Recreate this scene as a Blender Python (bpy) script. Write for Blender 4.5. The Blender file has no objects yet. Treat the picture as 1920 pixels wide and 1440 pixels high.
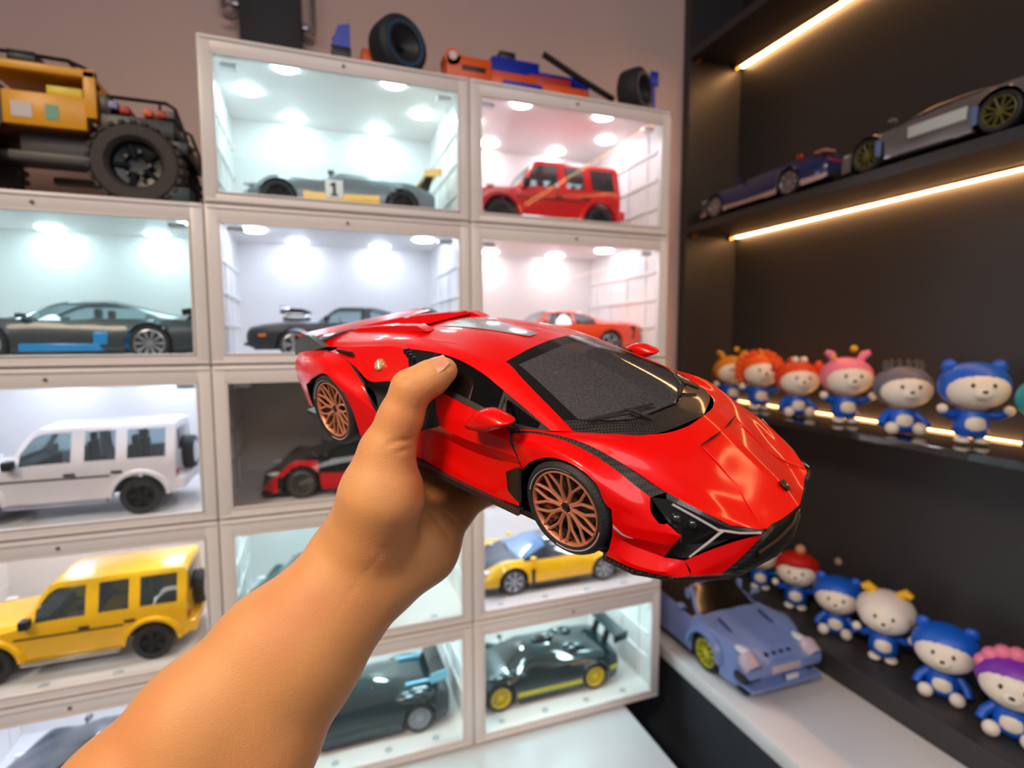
import bpy, bmesh, math, random
import numpy as np
from mathutils import Vector, Matrix

random.seed(7)
SC = bpy.context.scene
COL = SC.collection
PI = math.pi

# ------------------------------------------------------------------ camera
FPX = 1014.28
YAW, PITCH, ROLL = 0.346895, -0.084993, -0.00143
CAM = Vector((0.13627, -0.84091, 1.44159))
def cam_axes():
    cy, sy, cp, sp = math.cos(YAW), math.sin(YAW), math.cos(PITCH), math.sin(PITCH)
    f = Vector((sy * cp, cy * cp, sp)); r = Vector((cy, -sy, 0)); u = r.cross(f)
    cr, sr = math.cos(ROLL), math.sin(ROLL)
    return cr * r + sr * u, -sr * r + cr * u, f
_r, _u, _f = cam_axes()
cd = bpy.data.cameras.new('camera'); cam = bpy.data.objects.new('camera', cd); COL.objects.link(cam)
cd.sensor_width = 36.0; cd.lens = FPX / 1920 * 36.0
cd.clip_start = 0.01; cd.clip_end = 50
cam.matrix_world = Matrix(((_r.x, _u.x, -_f.x, CAM.x), (_r.y, _u.y, -_f.y, CAM.y), (_r.z, _u.z, -_f.z, CAM.z), (0, 0, 0, 1)))
cd.dof.use_dof = True; cd.dof.focus_distance = 0.275; cd.dof.aperture_fstop = 6.3
SC.camera = cam

# ------------------------------------------------------------------ world, room lamps, exposure
w = bpy.data.worlds.new('world'); SC.world = w; w.use_nodes = True
w.node_tree.nodes['Background'].inputs[0].default_value = (1.0, 0.95, 0.97, 1)
w.node_tree.nodes['Background'].inputs[1].default_value = 0.15
def area(name, loc, target, size, power, color, spread=180):
    l = bpy.data.lights.new(name, 'AREA'); l.shape = 'RECTANGLE'; l.size, l.size_y = size
    l.energy = power; l.color = color; l.spread = math.radians(spread)
    o = bpy.data.objects.new(name, l); COL.objects.link(o); o.location = loc
    o.rotation_euler = (Vector(target) - Vector(loc)).to_track_quat('-Z', 'Y').to_euler()
    return o
area('ceiling_lamp', (-0.75, -1.15, 2.45), (0.12, -0.56, 1.28), (0.40, 0.35), 5.2, (1.0, 0.80, 0.58), 80)
area('ceiling_panel', (0.3, -1.8, 2.58), (0.3, -0.9, 0.9), (1.6, 1.0), 18, (1.0, 0.95, 0.99))
SC.view_settings.view_transform = 'Standard'
SC.view_settings.look = 'None'
SC.view_settings.exposure = 0.0
SC.view_settings.gamma = 1.0
SC.view_settings.use_curve_mapping = False

# ------------------------------------------------------------------ materials
MATS = {}
def lin(c):
    return tuple((x / 12.92 if x <= 0.04045 else ((x + 0.055) / 1.055) ** 2.4) for x in (v / 255.0 for v in c))
def mat(name, rgb, rough=0.5, metal=0.0, coat=0.0, spec=0.5, var=0.06, scale=60.0, bump=0.0, bscale=300.0, emit=0.0, emit_rgb=None, trans=0.0, alpha=1.0, sss=0.0, coat_rough=0.05):
    """procedural principled material: a noise-driven colour variation, optional relief"""
    if name in MATS: return MATS[name]
    m = bpy.data.materials.new(name); m.use_nodes = True
    nt = m.node_tree; N = nt.nodes; L = nt.links
    b = N['Principled BSDF']; c = lin(rgb)
    tc = N.new('ShaderNodeTexCoord'); nz = N.new('ShaderNodeTexNoise'); nz.inputs['Scale'].default_value = scale
    L.new(tc.outputs['Object'], nz.inputs['Vector'])
    mx = N.new('ShaderNodeMix'); mx.data_type = 'RGBA'
    mx.inputs['A'].default_value = (*[x * (1 - var) for x in c], 1)
    mx.inputs['B'].default_value = (*[min(1, x * (1 + var)) for x in c], 1)
    L.new(nz.outputs['Fac'], mx.inputs['Factor']); L.new(mx.outputs['Result'], b.inputs['Base Color'])
    b.inputs['Roughness'].default_value = rough; b.inputs['Metallic'].default_value = metal
    b.inputs['Specular IOR Level'].default_value = spec
    b.inputs['Coat Weight'].default_value = coat; b.inputs['Coat Roughness'].default_value = coat_rough
    b.inputs['Transmission Weight'].default_value = trans; b.inputs['Alpha'].default_value = alpha
    if sss:
        b.inputs['Subsurface Weight'].default_value = sss
        b.inputs['Subsurface Radius'].default_value = (0.006, 0.0025, 0.0012); b.inputs['Subsurface Scale'].default_value = 1.0
    if emit:
        b.inputs['Emission Color'].default_value = (*lin(emit_rgb or rgb), 1); b.inputs['Emission Strength'].default_value = emit
    if bump:
        n2 = N.new('ShaderNodeTexNoise'); n2.inputs['Scale'].default_value = bscale; n2.inputs['Detail'].default_value = 4
        L.new(tc.outputs['Object'], n2.inputs['Vector'])
        bp = N.new('ShaderNodeBump'); bp.inputs['Strength'].default_value = bump; bp.inputs['Distance'].default_value = 0.002
        L.new(n2.outputs['Fac'], bp.inputs['Height']); L.new(bp.outputs['Normal'], b.inputs['Normal'])
    MATS[name] = m
    return m
def glass(name, rgb, alpha=0.25, rough=0.02, fac_face=0.06):
    """thin clear sheet: tinted transparency under a fresnel gloss"""
    if name in MATS: return MATS[name]
    m = bpy.data.materials.new(name); m.use_nodes = True
    nt = m.node_tree; N = nt.nodes; L = nt.links; N.remove(N['Principled BSDF'])
    out = N['Material Output']
    tr = N.new('ShaderNodeBsdfTransparent'); tr.inputs[0].default_value = (*lin(rgb), 1)
    gl = N.new('ShaderNodeBsdfGlossy'); gl.inputs['Roughness'].default_value = rough
    df = N.new('ShaderNodeBsdfDiffuse'); df.inputs[0].default_value = (*lin(rgb), 1)
    nz = N.new('ShaderNodeTexNoise'); nz.inputs['Scale'].default_value = 90
    lw = N.new('ShaderNodeLayerWeight'); lw.inputs[0].default_value = 0.5
    pw = N.new('ShaderNodeMath'); pw.operation = 'POWER'; pw.inputs[1].default_value = 5.0
    fr = N.new('ShaderNodeMath'); fr.operation = 'MULTIPLY_ADD'; fr.inputs[1].default_value = 1 - fac_face; fr.inputs[2].default_value = fac_face
    L.new(lw.outputs['Facing'], pw.inputs[0]); L.new(pw.outputs[0], fr.inputs[0])
    m0 = N.new('ShaderNodeMixShader'); m1 = N.new('ShaderNodeMixShader')
    mul = N.new('ShaderNodeMath'); mul.operation = 'MULTIPLY'; mul.inputs[1].default_value = alpha * 2
    L.new(nz.outputs['Fac'], mul.inputs[0]); L.new(mul.outputs[0], m0.inputs[0])
    L.new(tr.outputs[0], m0.inputs[1]); L.new(df.outputs[0], m0.inputs[2])
    L.new(fr.outputs[0], m1.inputs[0]); L.new(m0.outputs[0], m1.inputs[1]); L.new(gl.outputs[0], m1.inputs[2])
    L.new(m1.outputs[0], out.inputs[0])
    MATS[name] = m
    return m
def carbon(name):
    if name in MATS: return MATS[name]
    m = mat(name, (30, 29, 30), 0.34, coat=0.5, spec=0.5)
    nt = m.node_tree; N = nt.nodes; L = nt.links; b = N['Principled BSDF']
    tc = N.new('ShaderNodeTexCoord'); ck = N.new('ShaderNodeTexChecker'); ck.inputs['Scale'].default_value = 900
    ck.inputs[1].default_value = (0.006, 0.006, 0.006, 1); ck.inputs[2].default_value = (0.035, 0.033, 0.034, 1)
    L.new(tc.outputs['Object'], ck.inputs[0]); L.new(ck.outputs[0], b.inputs['Base Color'])
    return m

# ------------------------------------------------------------------ mesh helpers
class MB:
    """collects shapes into one mesh"""
    def __init__(s): s.v = []; s.f = []
    def add(s, vs, fs):
        o = len(s.v); s.v += [tuple(p) for p in vs]; s.f += [tuple(i + o for i in f) for f in fs]; return s
    def box(s, lo, hi, M=None, bev=0.0):
        (x0, y0, z0), (x1, y1, z1) = lo, hi
        if bev:
            b = min(bev, (x1 - x0) * .49, (y1 - y0) * .49, (z1 - z0) * .49); bm = bmesh.new()
            vs = [bm.verts.new(p) for p in ((x0, y0, z0), (x1, y0, z0), (x1, y1, z0), (x0, y1, z0), (x0, y0, z1), (x1, y0, z1), (x1, y1, z1), (x0, y1, z1))]
            for f in ((0, 3, 2, 1), (4, 5, 6, 7), (0, 1, 5, 4), (1, 2, 6, 5), (2, 3, 7, 6), (3, 0, 4, 7)): bm.faces.new([vs[i] for i in f])
            bmesh.ops.bevel(bm, geom=bm.edges[:], offset=b, segments=2, affect='EDGES', profile=0.5)
            bm.verts.index_update(); pts = [v.co.copy() for v in bm.verts]; fs = [[v.index for v in f.verts] for f in bm.faces]; bm.free()
        else:
            pts = [Vector(p) for p in ((x0, y0, z0), (x1, y0, z0), (x1, y1, z0), (x0, y1, z0), (x0, y0, z1), (x1, y0, z1), (x1, y1, z1), (x0, y1, z1))]
            fs = [(0, 3, 2, 1), (4, 5, 6, 7), (0, 1, 5, 4), (1, 2, 6, 5), (2, 3, 7, 6), (3, 0, 4, 7)]
        if M is not None: pts = [M @ p for p in pts]
        return s.add(pts, fs)
    def prism(s, poly, a, b, axis='y', M=None):
        """polygon extruded along an axis; poly is 2D in the other two axes"""
        n = len(poly); mk = {'y': lambda p, t: (p[0], t, p[1]), 'x': lambda p, t: (t, p[0], p[1]), 'z': lambda p, t: (p[0], p[1], t)}[axis]
        pts = [Vector(mk(p, a)) for p in poly] + [Vector(mk(p, b)) for p in poly]
        if M is not None: pts = [M @ p for p in pts]
        fs = [tuple(range(n - 1, -1, -1)), tuple(range(n, 2 * n))] + [(i, (i + 1) % n, n + (i + 1) % n, n + i) for i in range(n)]
        return s.add(pts, fs)
    def lathe(s, prof, n=24, M=None, axis='y', arc=(0, 2 * PI)):
        """profile [(radius, height)] turned around an axis"""
        full = abs(arc[1] - arc[0]) > 6.28; k = n if full else n + 1; pts = []
        for r, h in prof:
            for i in range(k):
                a = arc[0] + (arc[1] - arc[0]) * i / n; c, d = r * math.cos(a), r * math.sin(a)
                pts.append(Vector({'y': (c, h, d), 'z': (c, d, h), 'x': (h, c, d)}[axis]))
        if M is not None: pts = [M @ p for p in pts]
        fs = []
        for j in range(len(prof) - 1):
            for i in range(n):
                i2 = (i + 1) % k
                fs.append((j * k + i, j * k + i2, (j + 1) * k + i2, (j + 1) * k + i))
        return s.add(pts, fs)
    def tube(s, path, r, n=8, caps=True, flat=1.0):
        P = [Vector(p) for p in path]; rs = r if isinstance(r, (list, tuple)) else [r] * len(P); pts = []; up = None
        for i, p in enumerate(P):
            t = (P[min(i + 1, len(P) - 1)] - P[max(i - 1, 0)]).normalized()
            if up is None: up = Vector((0, 0, 1)) if abs(t.z) < .9 else Vector((1, 0, 0))
            a = t.cross(up).normalized(); b = a.cross(t).normalized(); up = b
            for k in range(n):
                q = 2 * PI * k / n; pts.append(p + (a * math.cos(q) + b * math.sin(q) * flat) * rs[i])
        fs = [(i * n + k, i * n + (k + 1) % n, (i + 1) * n + (k + 1) % n, (i + 1) * n + k) for i in range(len(P) - 1) for k in range(n)]
        if caps: fs += [tuple(range(n - 1, -1, -1)), tuple((len(P) - 1) * n + k for k in range(n))]
        return s.add(pts, fs)
    def ball(s, c, r, n=14, m=10):
        rx, ry, rz = r if isinstance(r, (tuple, list)) else (r, r, r); pts = []
        for j in range(m + 1):
            t = PI * j / m
            for i in range(n):
                a = 2 * PI * i / n; pts.append((c[0] + rx * math.sin(t) * math.cos(a), c[1] + ry * math.sin(t) * math.sin(a), c[2] + rz * math.cos(t)))
        return s.add(pts, [(j * n + i, (j + 1) * n + i, (j + 1) * n + (i + 1) % n, j * n + (i + 1) % n) for j in range(m) for i in range(n)])
    def grid(s, G, mask=None):
        """G[i][j] points; mask(i,j) keeps a quad"""
        ni, nj = len(G), len(G[0]); pts = [p for row in G for p in row]
        return s.add(pts, [(i * nj + j, i * nj + j + 1, (i + 1) * nj + j + 1, (i + 1) * nj + j) for i in range(ni - 1) for j in range(nj - 1) if mask is None or mask(i, j)])
    def scaled(s, k): s.v = [(x * k, y * k, z * k) for x, y, z in s.v]; return s
    def mirrored(s):
        n = len(s.v); s.v += [(x, -y, z) for x, y, z in s.v]; s.f += [tuple(i + n for i in reversed(f)) for f in s.f]; return s
    def mesh(s, name, m, angle=35, weld=1e-5, recalc=True):
        me = bpy.data.meshes.new(name); bm = bmesh.new()
        vs = [bm.verts.new(p) for p in s.v]
        for f in s.f:
            try: bm.faces.new([vs[i] for i in f])
            except ValueError: pass
        bmesh.ops.remove_doubles(bm, verts=bm.verts[:], dist=weld)
        bmesh.ops.dissolve_degenerate(bm, dist=weld * .5, edges=bm.edges[:])
        if recalc: bmesh.ops.recalc_face_normals(bm, faces=bm.faces[:])
        bm.to_mesh(me); bm.free(); me.materials.append(m)
        if angle:
            me.polygons.foreach_set('use_smooth', [True] * len(me.polygons)); me.set_sharp_from_angle(angle=math.radians(angle))
        return me
    def obj(s, name, m, parent=None, angle=35, label=None, **k):
        o = bpy.data.objects.new(name, s.mesh(name, m, angle, **k)); COL.objects.link(o)
        if parent is not None: o.parent = parent
        if label: o['label'] = label
        return o
def tag(o, label=None, cat=None, group=None, kind=None):
    if label: o['label'] = label
    if cat: o['category'] = cat
    if group: o['group'] = group
    if kind: o['kind'] = kind
    return o
def empty(name, loc=(0, 0, 0), rz=0.0, parent=None):
    o = bpy.data.objects.new(name, None); COL.objects.link(o); o.location = loc; o.rotation_euler = (0, 0, rz); o.empty_display_size = 0.02
    if parent is not None: o.parent = parent
    return o
def copy_tree(o, parent=None):
    c = o.copy(); COL.objects.link(c); c.parent = parent
    for ch in list(o.children): copy_tree(ch, c)
    return c
def pchip(xs, ys):
    """monotone cubic through the points"""
    xs = np.asarray(xs, float); ys = np.asarray(ys, float)
    if len(xs) == 1: return lambda x: ys[0]
    h = np.diff(xs); d = np.diff(ys) / h; m = np.zeros(len(xs)); m[0], m[-1] = d[0], d[-1]
    for i in range(1, len(xs) - 1):
        if d[i - 1] * d[i] > 0:
            w1, w2 = 2 * h[i] + h[i - 1], h[i] + 2 * h[i - 1]; m[i] = (w1 + w2) / (w1 / d[i - 1] + w2 / d[i])
    def f(x):
        x = min(max(x, xs[0]), xs[-1]); i = min(max(int(np.searchsorted(xs, x)) - 1, 0), len(h) - 1); t = (x - xs[i]) / h[i]
        return float((2*t**3 - 3*t*t + 1) * ys[i] + (t**3 - 2*t*t + t) * h[i] * m[i] + (-2*t**3 + 3*t*t) * ys[i+1] + (t**3 - t*t) * h[i] * m[i+1])
    return f
def smooth_rows(P, n, sharp=False):
    """resample a list of 3D points (numpy) to n+1 samples with a catmull-rom like curve (parameter = index)"""
    P = np.asarray(P, float); k = len(P); out = []
    for q in range(n + 1):
        u = (k - 1) * q / n; i = min(int(u), k - 2); t = u - i
        p1, p2 = P[i], P[i + 1]
        if sharp or k == 2: out.append(p1 + (p2 - p1) * t); continue
        p0 = P[i - 1] if i > 0 else 2 * p1 - p2
        p3 = P[i + 2] if i + 2 < k else 2 * p2 - p1
        m1, m2 = (p2 - p0) / 2, (p3 - p1) / 2
        out.append((2*t**3 - 3*t*t + 1) * p1 + (t**3 - 2*t*t + t) * m1 + (-2*t**3 + 3*t*t) * p2 + (t**3 - t*t) * m2)
    return np.array(out)
def patch(rows, nu, nv, su=False, sv=False):
    """surface through rows of control points -> grid of (nu+1) x (nv+1) points"""
    R = [smooth_rows(r, nv, sv) for r in rows]
    C = [smooth_rows([r[j] for r in R], nu, su) for j in range(nv + 1)]
    return [[C[j][i] for j in range(nv + 1)] for i in range(nu + 1)]

# ------------------------------------------------------------------ the setting
ROWH, COLW, Z0, DEP = 0.21817, 0.37, 0.75, 0.285
def rowz(r): return Z0 + (5 - r) * ROWH          # top edge of row r (0 = highest)
M_wall = mat('warm_plaster', (226, 196, 184), 0.75, var=0.03, scale=14, bump=0.05, bscale=160)
M_dark = mat('charcoal_laminate', (54, 53, 54), 0.42, var=0.08, scale=220, bump=0.06, bscale=900)
M_darkfloor = mat('dark_floor_laminate', (72, 76, 84), 0.35, var=0.12, scale=30)
M_gloss = mat('black_gloss_glass', (22, 22, 26), 0.06, coat=0.6, var=0.05)
M_white = mat('white_laminate', (243, 238, 236), 0.30, var=0.02, scale=40)
M_ceil = mat('ceiling_paint', (222, 214, 208), 0.8, var=0.02)
def structure(name, mb, m, angle=None):
    o = mb.obj(name, m, None, angle); o['kind'] = 'structure'; return o
structure('wall_back', MB().box((-2.2, 0.29, 0), (1.16, 0.37, 2.7)), M_wall)
structure('wall_right', MB().box((1.16, -2.9, 0), (1.24, 0.37, 2.7)), M_wall)
structure('floor', MB().box((-2.2, -2.9, -0.06), (1.24, 0.37, 0)), M_darkfloor)
structure('ceiling', MB().box((-2.2, -2.9, 2.7), (1.24, 0.37, 2.76)), M_ceil)

# dark wall unit: back board, end board, plinth; shelves are parts of it
unit = empty('display_unit', (0, 0, 0)); tag(unit, 'charcoal wall unit with thin shelves and warm light strips beside the white cases', 'shelf unit')
XB, XF = 1.128, 0.98
MB().box((XB, -1.7, 0.0), (1.158, 0.286, 2.66)).obj('back_board', M_dark, unit, None)
MB().box((XF, 0.262, 0.0), (XB - .0005, 0.286, 2.66)).obj('end_board', M_dark, unit, None)
MB().box((XF, -1.7, 0.0), (XB - .0005, 0.2615, 0.88), bev=0.002).obj('plinth', M_dark, unit, None)
MB().box((XF, -1.7, 1.271), (XB - .0005, 0.2615, 1.283), bev=0.001).obj('shelf', M_gloss, unit, None, label='glossy black shelf')
for z in (1.690, 2.092):
    MB().box((XF, -1.7, z), (XB - .0005, 0.2615, z + 0.018), bev=0.001).obj('shelf', M_dark, unit, None)
M_led = mat('warm_light_strip', (255, 196, 120), 0.5, emit=32.0, emit_rgb=(255, 188, 122))
M_diff = mat('amber_strip_holder', (238, 172, 84), 0.5)
for z in (1.690, 2.092):
    h = MB().box((XB - .0165, -1.69, z - .0022), (XB - .0008, 0.258, z - .0006)).obj('light_strip_holder', M_diff, unit, None)
    MB().box((XB - .0145, -1.688, z - .0030), (XB - .002, 0.25, z - .0023)).obj('light_strip', M_led, h, None)
M_led2 = mat('warm_upward_strip', (255, 196, 120), 0.5, emit=11.0, emit_rgb=(255, 188, 122))
h = MB().box((XB - .0165, -1.69, 1.2832), (XB - .0008, 0.258, 1.2842)).obj('light_strip_holder', M_diff, unit, None)
MB().box((XB - .0145, -1.688, 1.28425), (XB - .003, 0.25, 1.2850)).obj('light_strip', M_led2, h, None)
M_brass = mat('brass_pin', (220, 170, 110), 0.3, 0.8)
for z in (1.690, 2.092, 1.271):
    for x in (1.0, 1.108):
        MB().lathe([(0, 0.2525), (.004, .2525), (.004, .2615)], 10, Matrix.Translation((x, 0, z - .0045))).obj('shelf_pin', M_brass, unit)
M_cap = mat('screw_cap', (190, 160, 140), 0.4)
for y, z in ((0.10, 1.80), (-0.06, 0.985)):
    MB().lathe([(0, XB - .004), (.0065, XB - .003), (.0075, XB)], 14, Matrix.Translation((0, y, z)), axis='x').obj('screw_cap', M_cap, unit)

# white ledge in front of the unit, its dark cabinet, the table that carries the cases
led = empty('side_counter', (0.868, -0.6, 0)); tag(led, 'low dark cabinet with a long white top in front of the charcoal unit', 'counter')
MB().box((0.760, -1.6, 0.812), (0.9795, 0.2615, 0.840), bev=0.003).obj('worktop', M_white, led, 40).location = (-.868, .6, 0)
MB().box((0.778, -1.6, 0.0), (0.9795, 0.2615, 0.811)).obj('cabinet_body', M_darkfloor, led, None).location = (-.868, .6, 0)
tab = empty('long_table', (-0.3, 0, 0)); tag(tab, 'long white topped table carrying the stacked display cases', 'table')
MB().box((-0.95, -0.42, 0.72), (0.965, 0.286, 0.7495), bev=0.003).obj('table_top', mat('case_light_tinted_laminate', (198, 208, 215), 0.30, var=0.02, scale=40), tab, 40)  # cool light from the cases is tinted into this table white
for x in (-0.9, 0.90):
    for y in (-0.38, 0.24):
        MB().box((x - .02, y - .02, 0), (x + .02, y + .02, 0.7195), bev=.002).obj('leg', mat('black_steel', (28, 28, 30), 0.4, 0.3), tab)
filler = MB().box((0.666, -1.2, 0.0), (0.7775, 0.2855, 0.60)).obj('floor_cabinet', M_darkfloor, None, None)
tag(filler, 'dark low cabinet filling the gap between table and white counter', 'cabinet')

# ------------------------------------------------------------------ display cases
M_shell = mat('milky_plastic', (232, 228, 226), 0.38, var=0.015, scale=25)
M_frame = mat('frosted_frame_plastic', (226, 220, 219), 0.34, var=0.02, scale=30)
M_pane = glass('clear_case_door', (252, 253, 253), alpha=0.004, rough=0.03, fac_face=0.012)
M_dot = mat('door_pin', (110, 96, 96), 0.5)
M_clip = mat('clear_clip', (236, 244, 246), 0.15)
M_vent = mat('grey_foot_pad', (178, 184, 188), 0.6)
LIGHTS = {}
def puck_mat(tint, power):
    k = (tint, power)
    if k not in LIGHTS: LIGHTS[k] = mat('case_light_%d' % len(LIGHTS), (250, 252, 255), 0.5, emit=power, emit_rgb=tint)
    return LIGHTS[k]
_case_mesh = {}
def case_meshes():
    if _case_mesh: return _case_mesh
    Wd, H, D, t = COLW - .0012, ROWH - .0012, DEP, 0.0035
    s = MB()
    s.box((0, .004, 0), (Wd, D, t)); s.box((0, .004, H - t), (Wd, D, H)); s.box((0, D - t, t), (Wd, D, H - t))
    s.box((0, .004, t), (t, D, H - t)); s.box((Wd - t, .004, t), (Wd, D, H - t))
    _case_mesh['shell'] = s.mesh('shell', M_shell, None)
    for k, (x0, x1, w2) in enumerate(((t, t + .0028, t + .002), (Wd - t - .0028, Wd - t, Wd - t - .002))):   # raised ribs on the inside of the side walls
        r = MB()
        for z in (.055, .105, .155): r.box((x0, .03, z), (x1, D - t, z + .006))
        for y in (.06, .125, .19, .245): r.box((min(w2, x0 if k == 0 else x1), y, t), (max(w2, x0 if k == 0 else x1), y + .005, H - t))
        _case_mesh['ribs%d' % k] = r.mesh('side_ribbing', M_shell, None)
    fr = MB(); L, R, B, T = .0165, .0165, .0135, .0225
    fr.box((0, -.004, 0), (L, .010, H), bev=.0022); fr.box((Wd - R, -.004, 0), (Wd, .010, H), bev=.0022)
    fr.box((L - .003, -.0035, 0), (Wd - R + .003, .010, B), bev=.0022); fr.box((L - .003, -.0035, H - T), (Wd - R + .003, .010, H), bev=.0022)
    lip = [(L, B, Wd - R, B + .0025), (L, H - T - .0025, Wd - R, H - T), (L, B, L + .0025, H - T), (Wd - R - .0025, B, Wd - R, H - T)]
    for a, b, c, d in lip: fr.box((a, -.0055, b), (c, .002, d), bev=.0008)
    fr.box((.003, -.0058, .002), (Wd - .003, -.003, .005), bev=.0008); fr.box((.003, -.0058, H - .006), (Wd - .003, -.003, H - .003), bev=.0008)
    _case_mesh['frame'] = fr.mesh('door_frame', M_frame, 40)
    _case_mesh['pane'] = MB().box((L, -.0012, B), (Wd - R, .0003, H - T)).mesh('door_pane', M_pane, None)
    _case_mesh['pin'] = MB().lathe([(0, -.0058), (.0022, -.0056), (.0024, -.0035)], 10, Matrix.Translation((Wd / 2, 0, H - T * .62))).mesh('door_pin', M_dot, 35)
    _case_mesh['clip'] = MB().box((-.011, .012, -.004), (.011, .026, .003), bev=.0015).mesh('clip', M_clip, 40)
    _case_mesh['pad'] = MB().lathe([(0, .0012), (.006, .001), (.0068, 0)], 12, axis='z').mesh('foot_pad', M_vent, 40)
    return _case_mesh
def child(name, me, parent, loc=(0, 0, 0)):
    o = bpy.data.objects.new(name, me); COL.objects.link(o); o.parent = parent; o.location = loc; return o
PUCKS = [(.105, .048), (.262, .048), (.046, .150), (.324, .150), (.110, .245), (.258, .245)]
def case(c, r, tint, power, label, inner=None):
    cm = case_meshes(); e = empty('display_case', ((c - 2) * COLW + .0006, 0, rowz(r) - ROWH + .0006))
    tag(e, label, 'display case', 'stacked display cases')
    child('shell', cm['shell'], e); child('side_ribbing', cm['ribs0'], e); child('side_ribbing', cm['ribs1'], e)
    f = child('door_frame', cm['frame'], e); child('door_pane', cm['pane'], e); child('door_pin', cm['pin'], f)
    H = ROWH - .0012
    for x in (.035, COLW - .036): child('clip', cm['clip'], f, (x, 0, H - .028))
    for x in (.06, .145, .23, .31): child('foot_pad', cm['pad'], e, (x, .03, .0036))
    if power:
        pm = puck_mat(tint, power)
        me = MB().lathe([(0, -.0040), (.010, -.0038), (.0165, -.0026), (.019, 0)], 16, axis='z').mesh('ceiling_light', pm, 60)
        for x, y in PUCKS: child('ceiling_light', me, e, (x, y, H - .0036))
    return e
CY, BL, WH = (205, 240, 246), (214, 228, 250), (240, 242, 250)
CASES = [
 (1, 1, CY, 17, 'lit white display case holding the dark grey supercar with blue sills'),
 (1, 2, BL, 17, 'lit white display case holding the white off-roader'),
 (1, 3, WH, 13, 'lit white display case holding the yellow off-roader'),
 (1, 4, BL, 20, 'lit white display case under the yellow off-roader, behind the forearm'),
 (2, 0, CY, 20, 'lit white display case holding the silver and yellow race car'),
 (2, 1, BL, 18, 'lit white display case holding the black muscle car'),
 (2, 2, WH, 0, 'unlit display case with brownish interior holding the black and red supercar'),
 (2, 3, CY, 17, 'lit white display case half hidden behind the wrist'),
 (2, 4, CY, 22, 'lit white display case holding the dark supercar with a pale blue wing'),
 (3, 0, WH, 16, 'lit white display case holding the red off-roader'),
 (3, 1, WH, 15, 'lit white display case holding the orange muscle car'),
 (3, 2, WH, 18, 'lit display case hidden behind the held red car'),
 (3, 3, BL, 22, 'lit white display case holding the yellow and blue supercar'),
 (3, 4, CY, 22, 'lit white display case holding the black race car with yellow wheels'),
]
for c, r, t, pw, lb in CASES: case(c, r, t, pw * 2.15, lb)

# ------------------------------------------------------------------ scale-model cars (built in full-size metres, x forward, shown at SCALE)
SCALE = 1 / 14.0
M_tyre = mat('rubber', (34, 34, 36), 0.62, var=0.15, bump=0.25, bscale=700)
M_well = mat('wheel_well', (10, 10, 11), 0.8)
M_chrome = mat('chrome', (205, 208, 214), 0.16, 1.0)
M_silverrim = mat('silver_rim', (178, 182, 190), 0.3, 0.75)
M_blackrim = mat('black_rim', (26, 26, 28), 0.35, 0.3)
M_tint = mat('dark_tinted_window', (26, 32, 38), 0.08, coat=0.6, spec=0.7)
M_clear = glass('clear_car_window', (205, 222, 226), alpha=0.05, rough=0.03)
M_blackpl = mat('black_plastic', (20, 20, 21), 0.42)
M_taill = mat('red_tail_lamp', (170, 14, 16), 0.2, coat=0.5)
M_lamp = mat('lamp_lens', (225, 230, 235), 0.1, coat=0.6)
M_amber = mat('amber_lamp', (240, 130, 40), 0.3)
M_seat = mat('dark_upholstery', (44, 40, 40), 0.7)
def line(pts):
    pts = sorted(pts); xs = [p[0] for p in pts]
    fy, fz = pchip(xs, [p[1] for p in pts]), pchip(xs, [p[2] for p in pts])
    return lambda x: np.array((x, fy(x), fz(x)))
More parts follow.
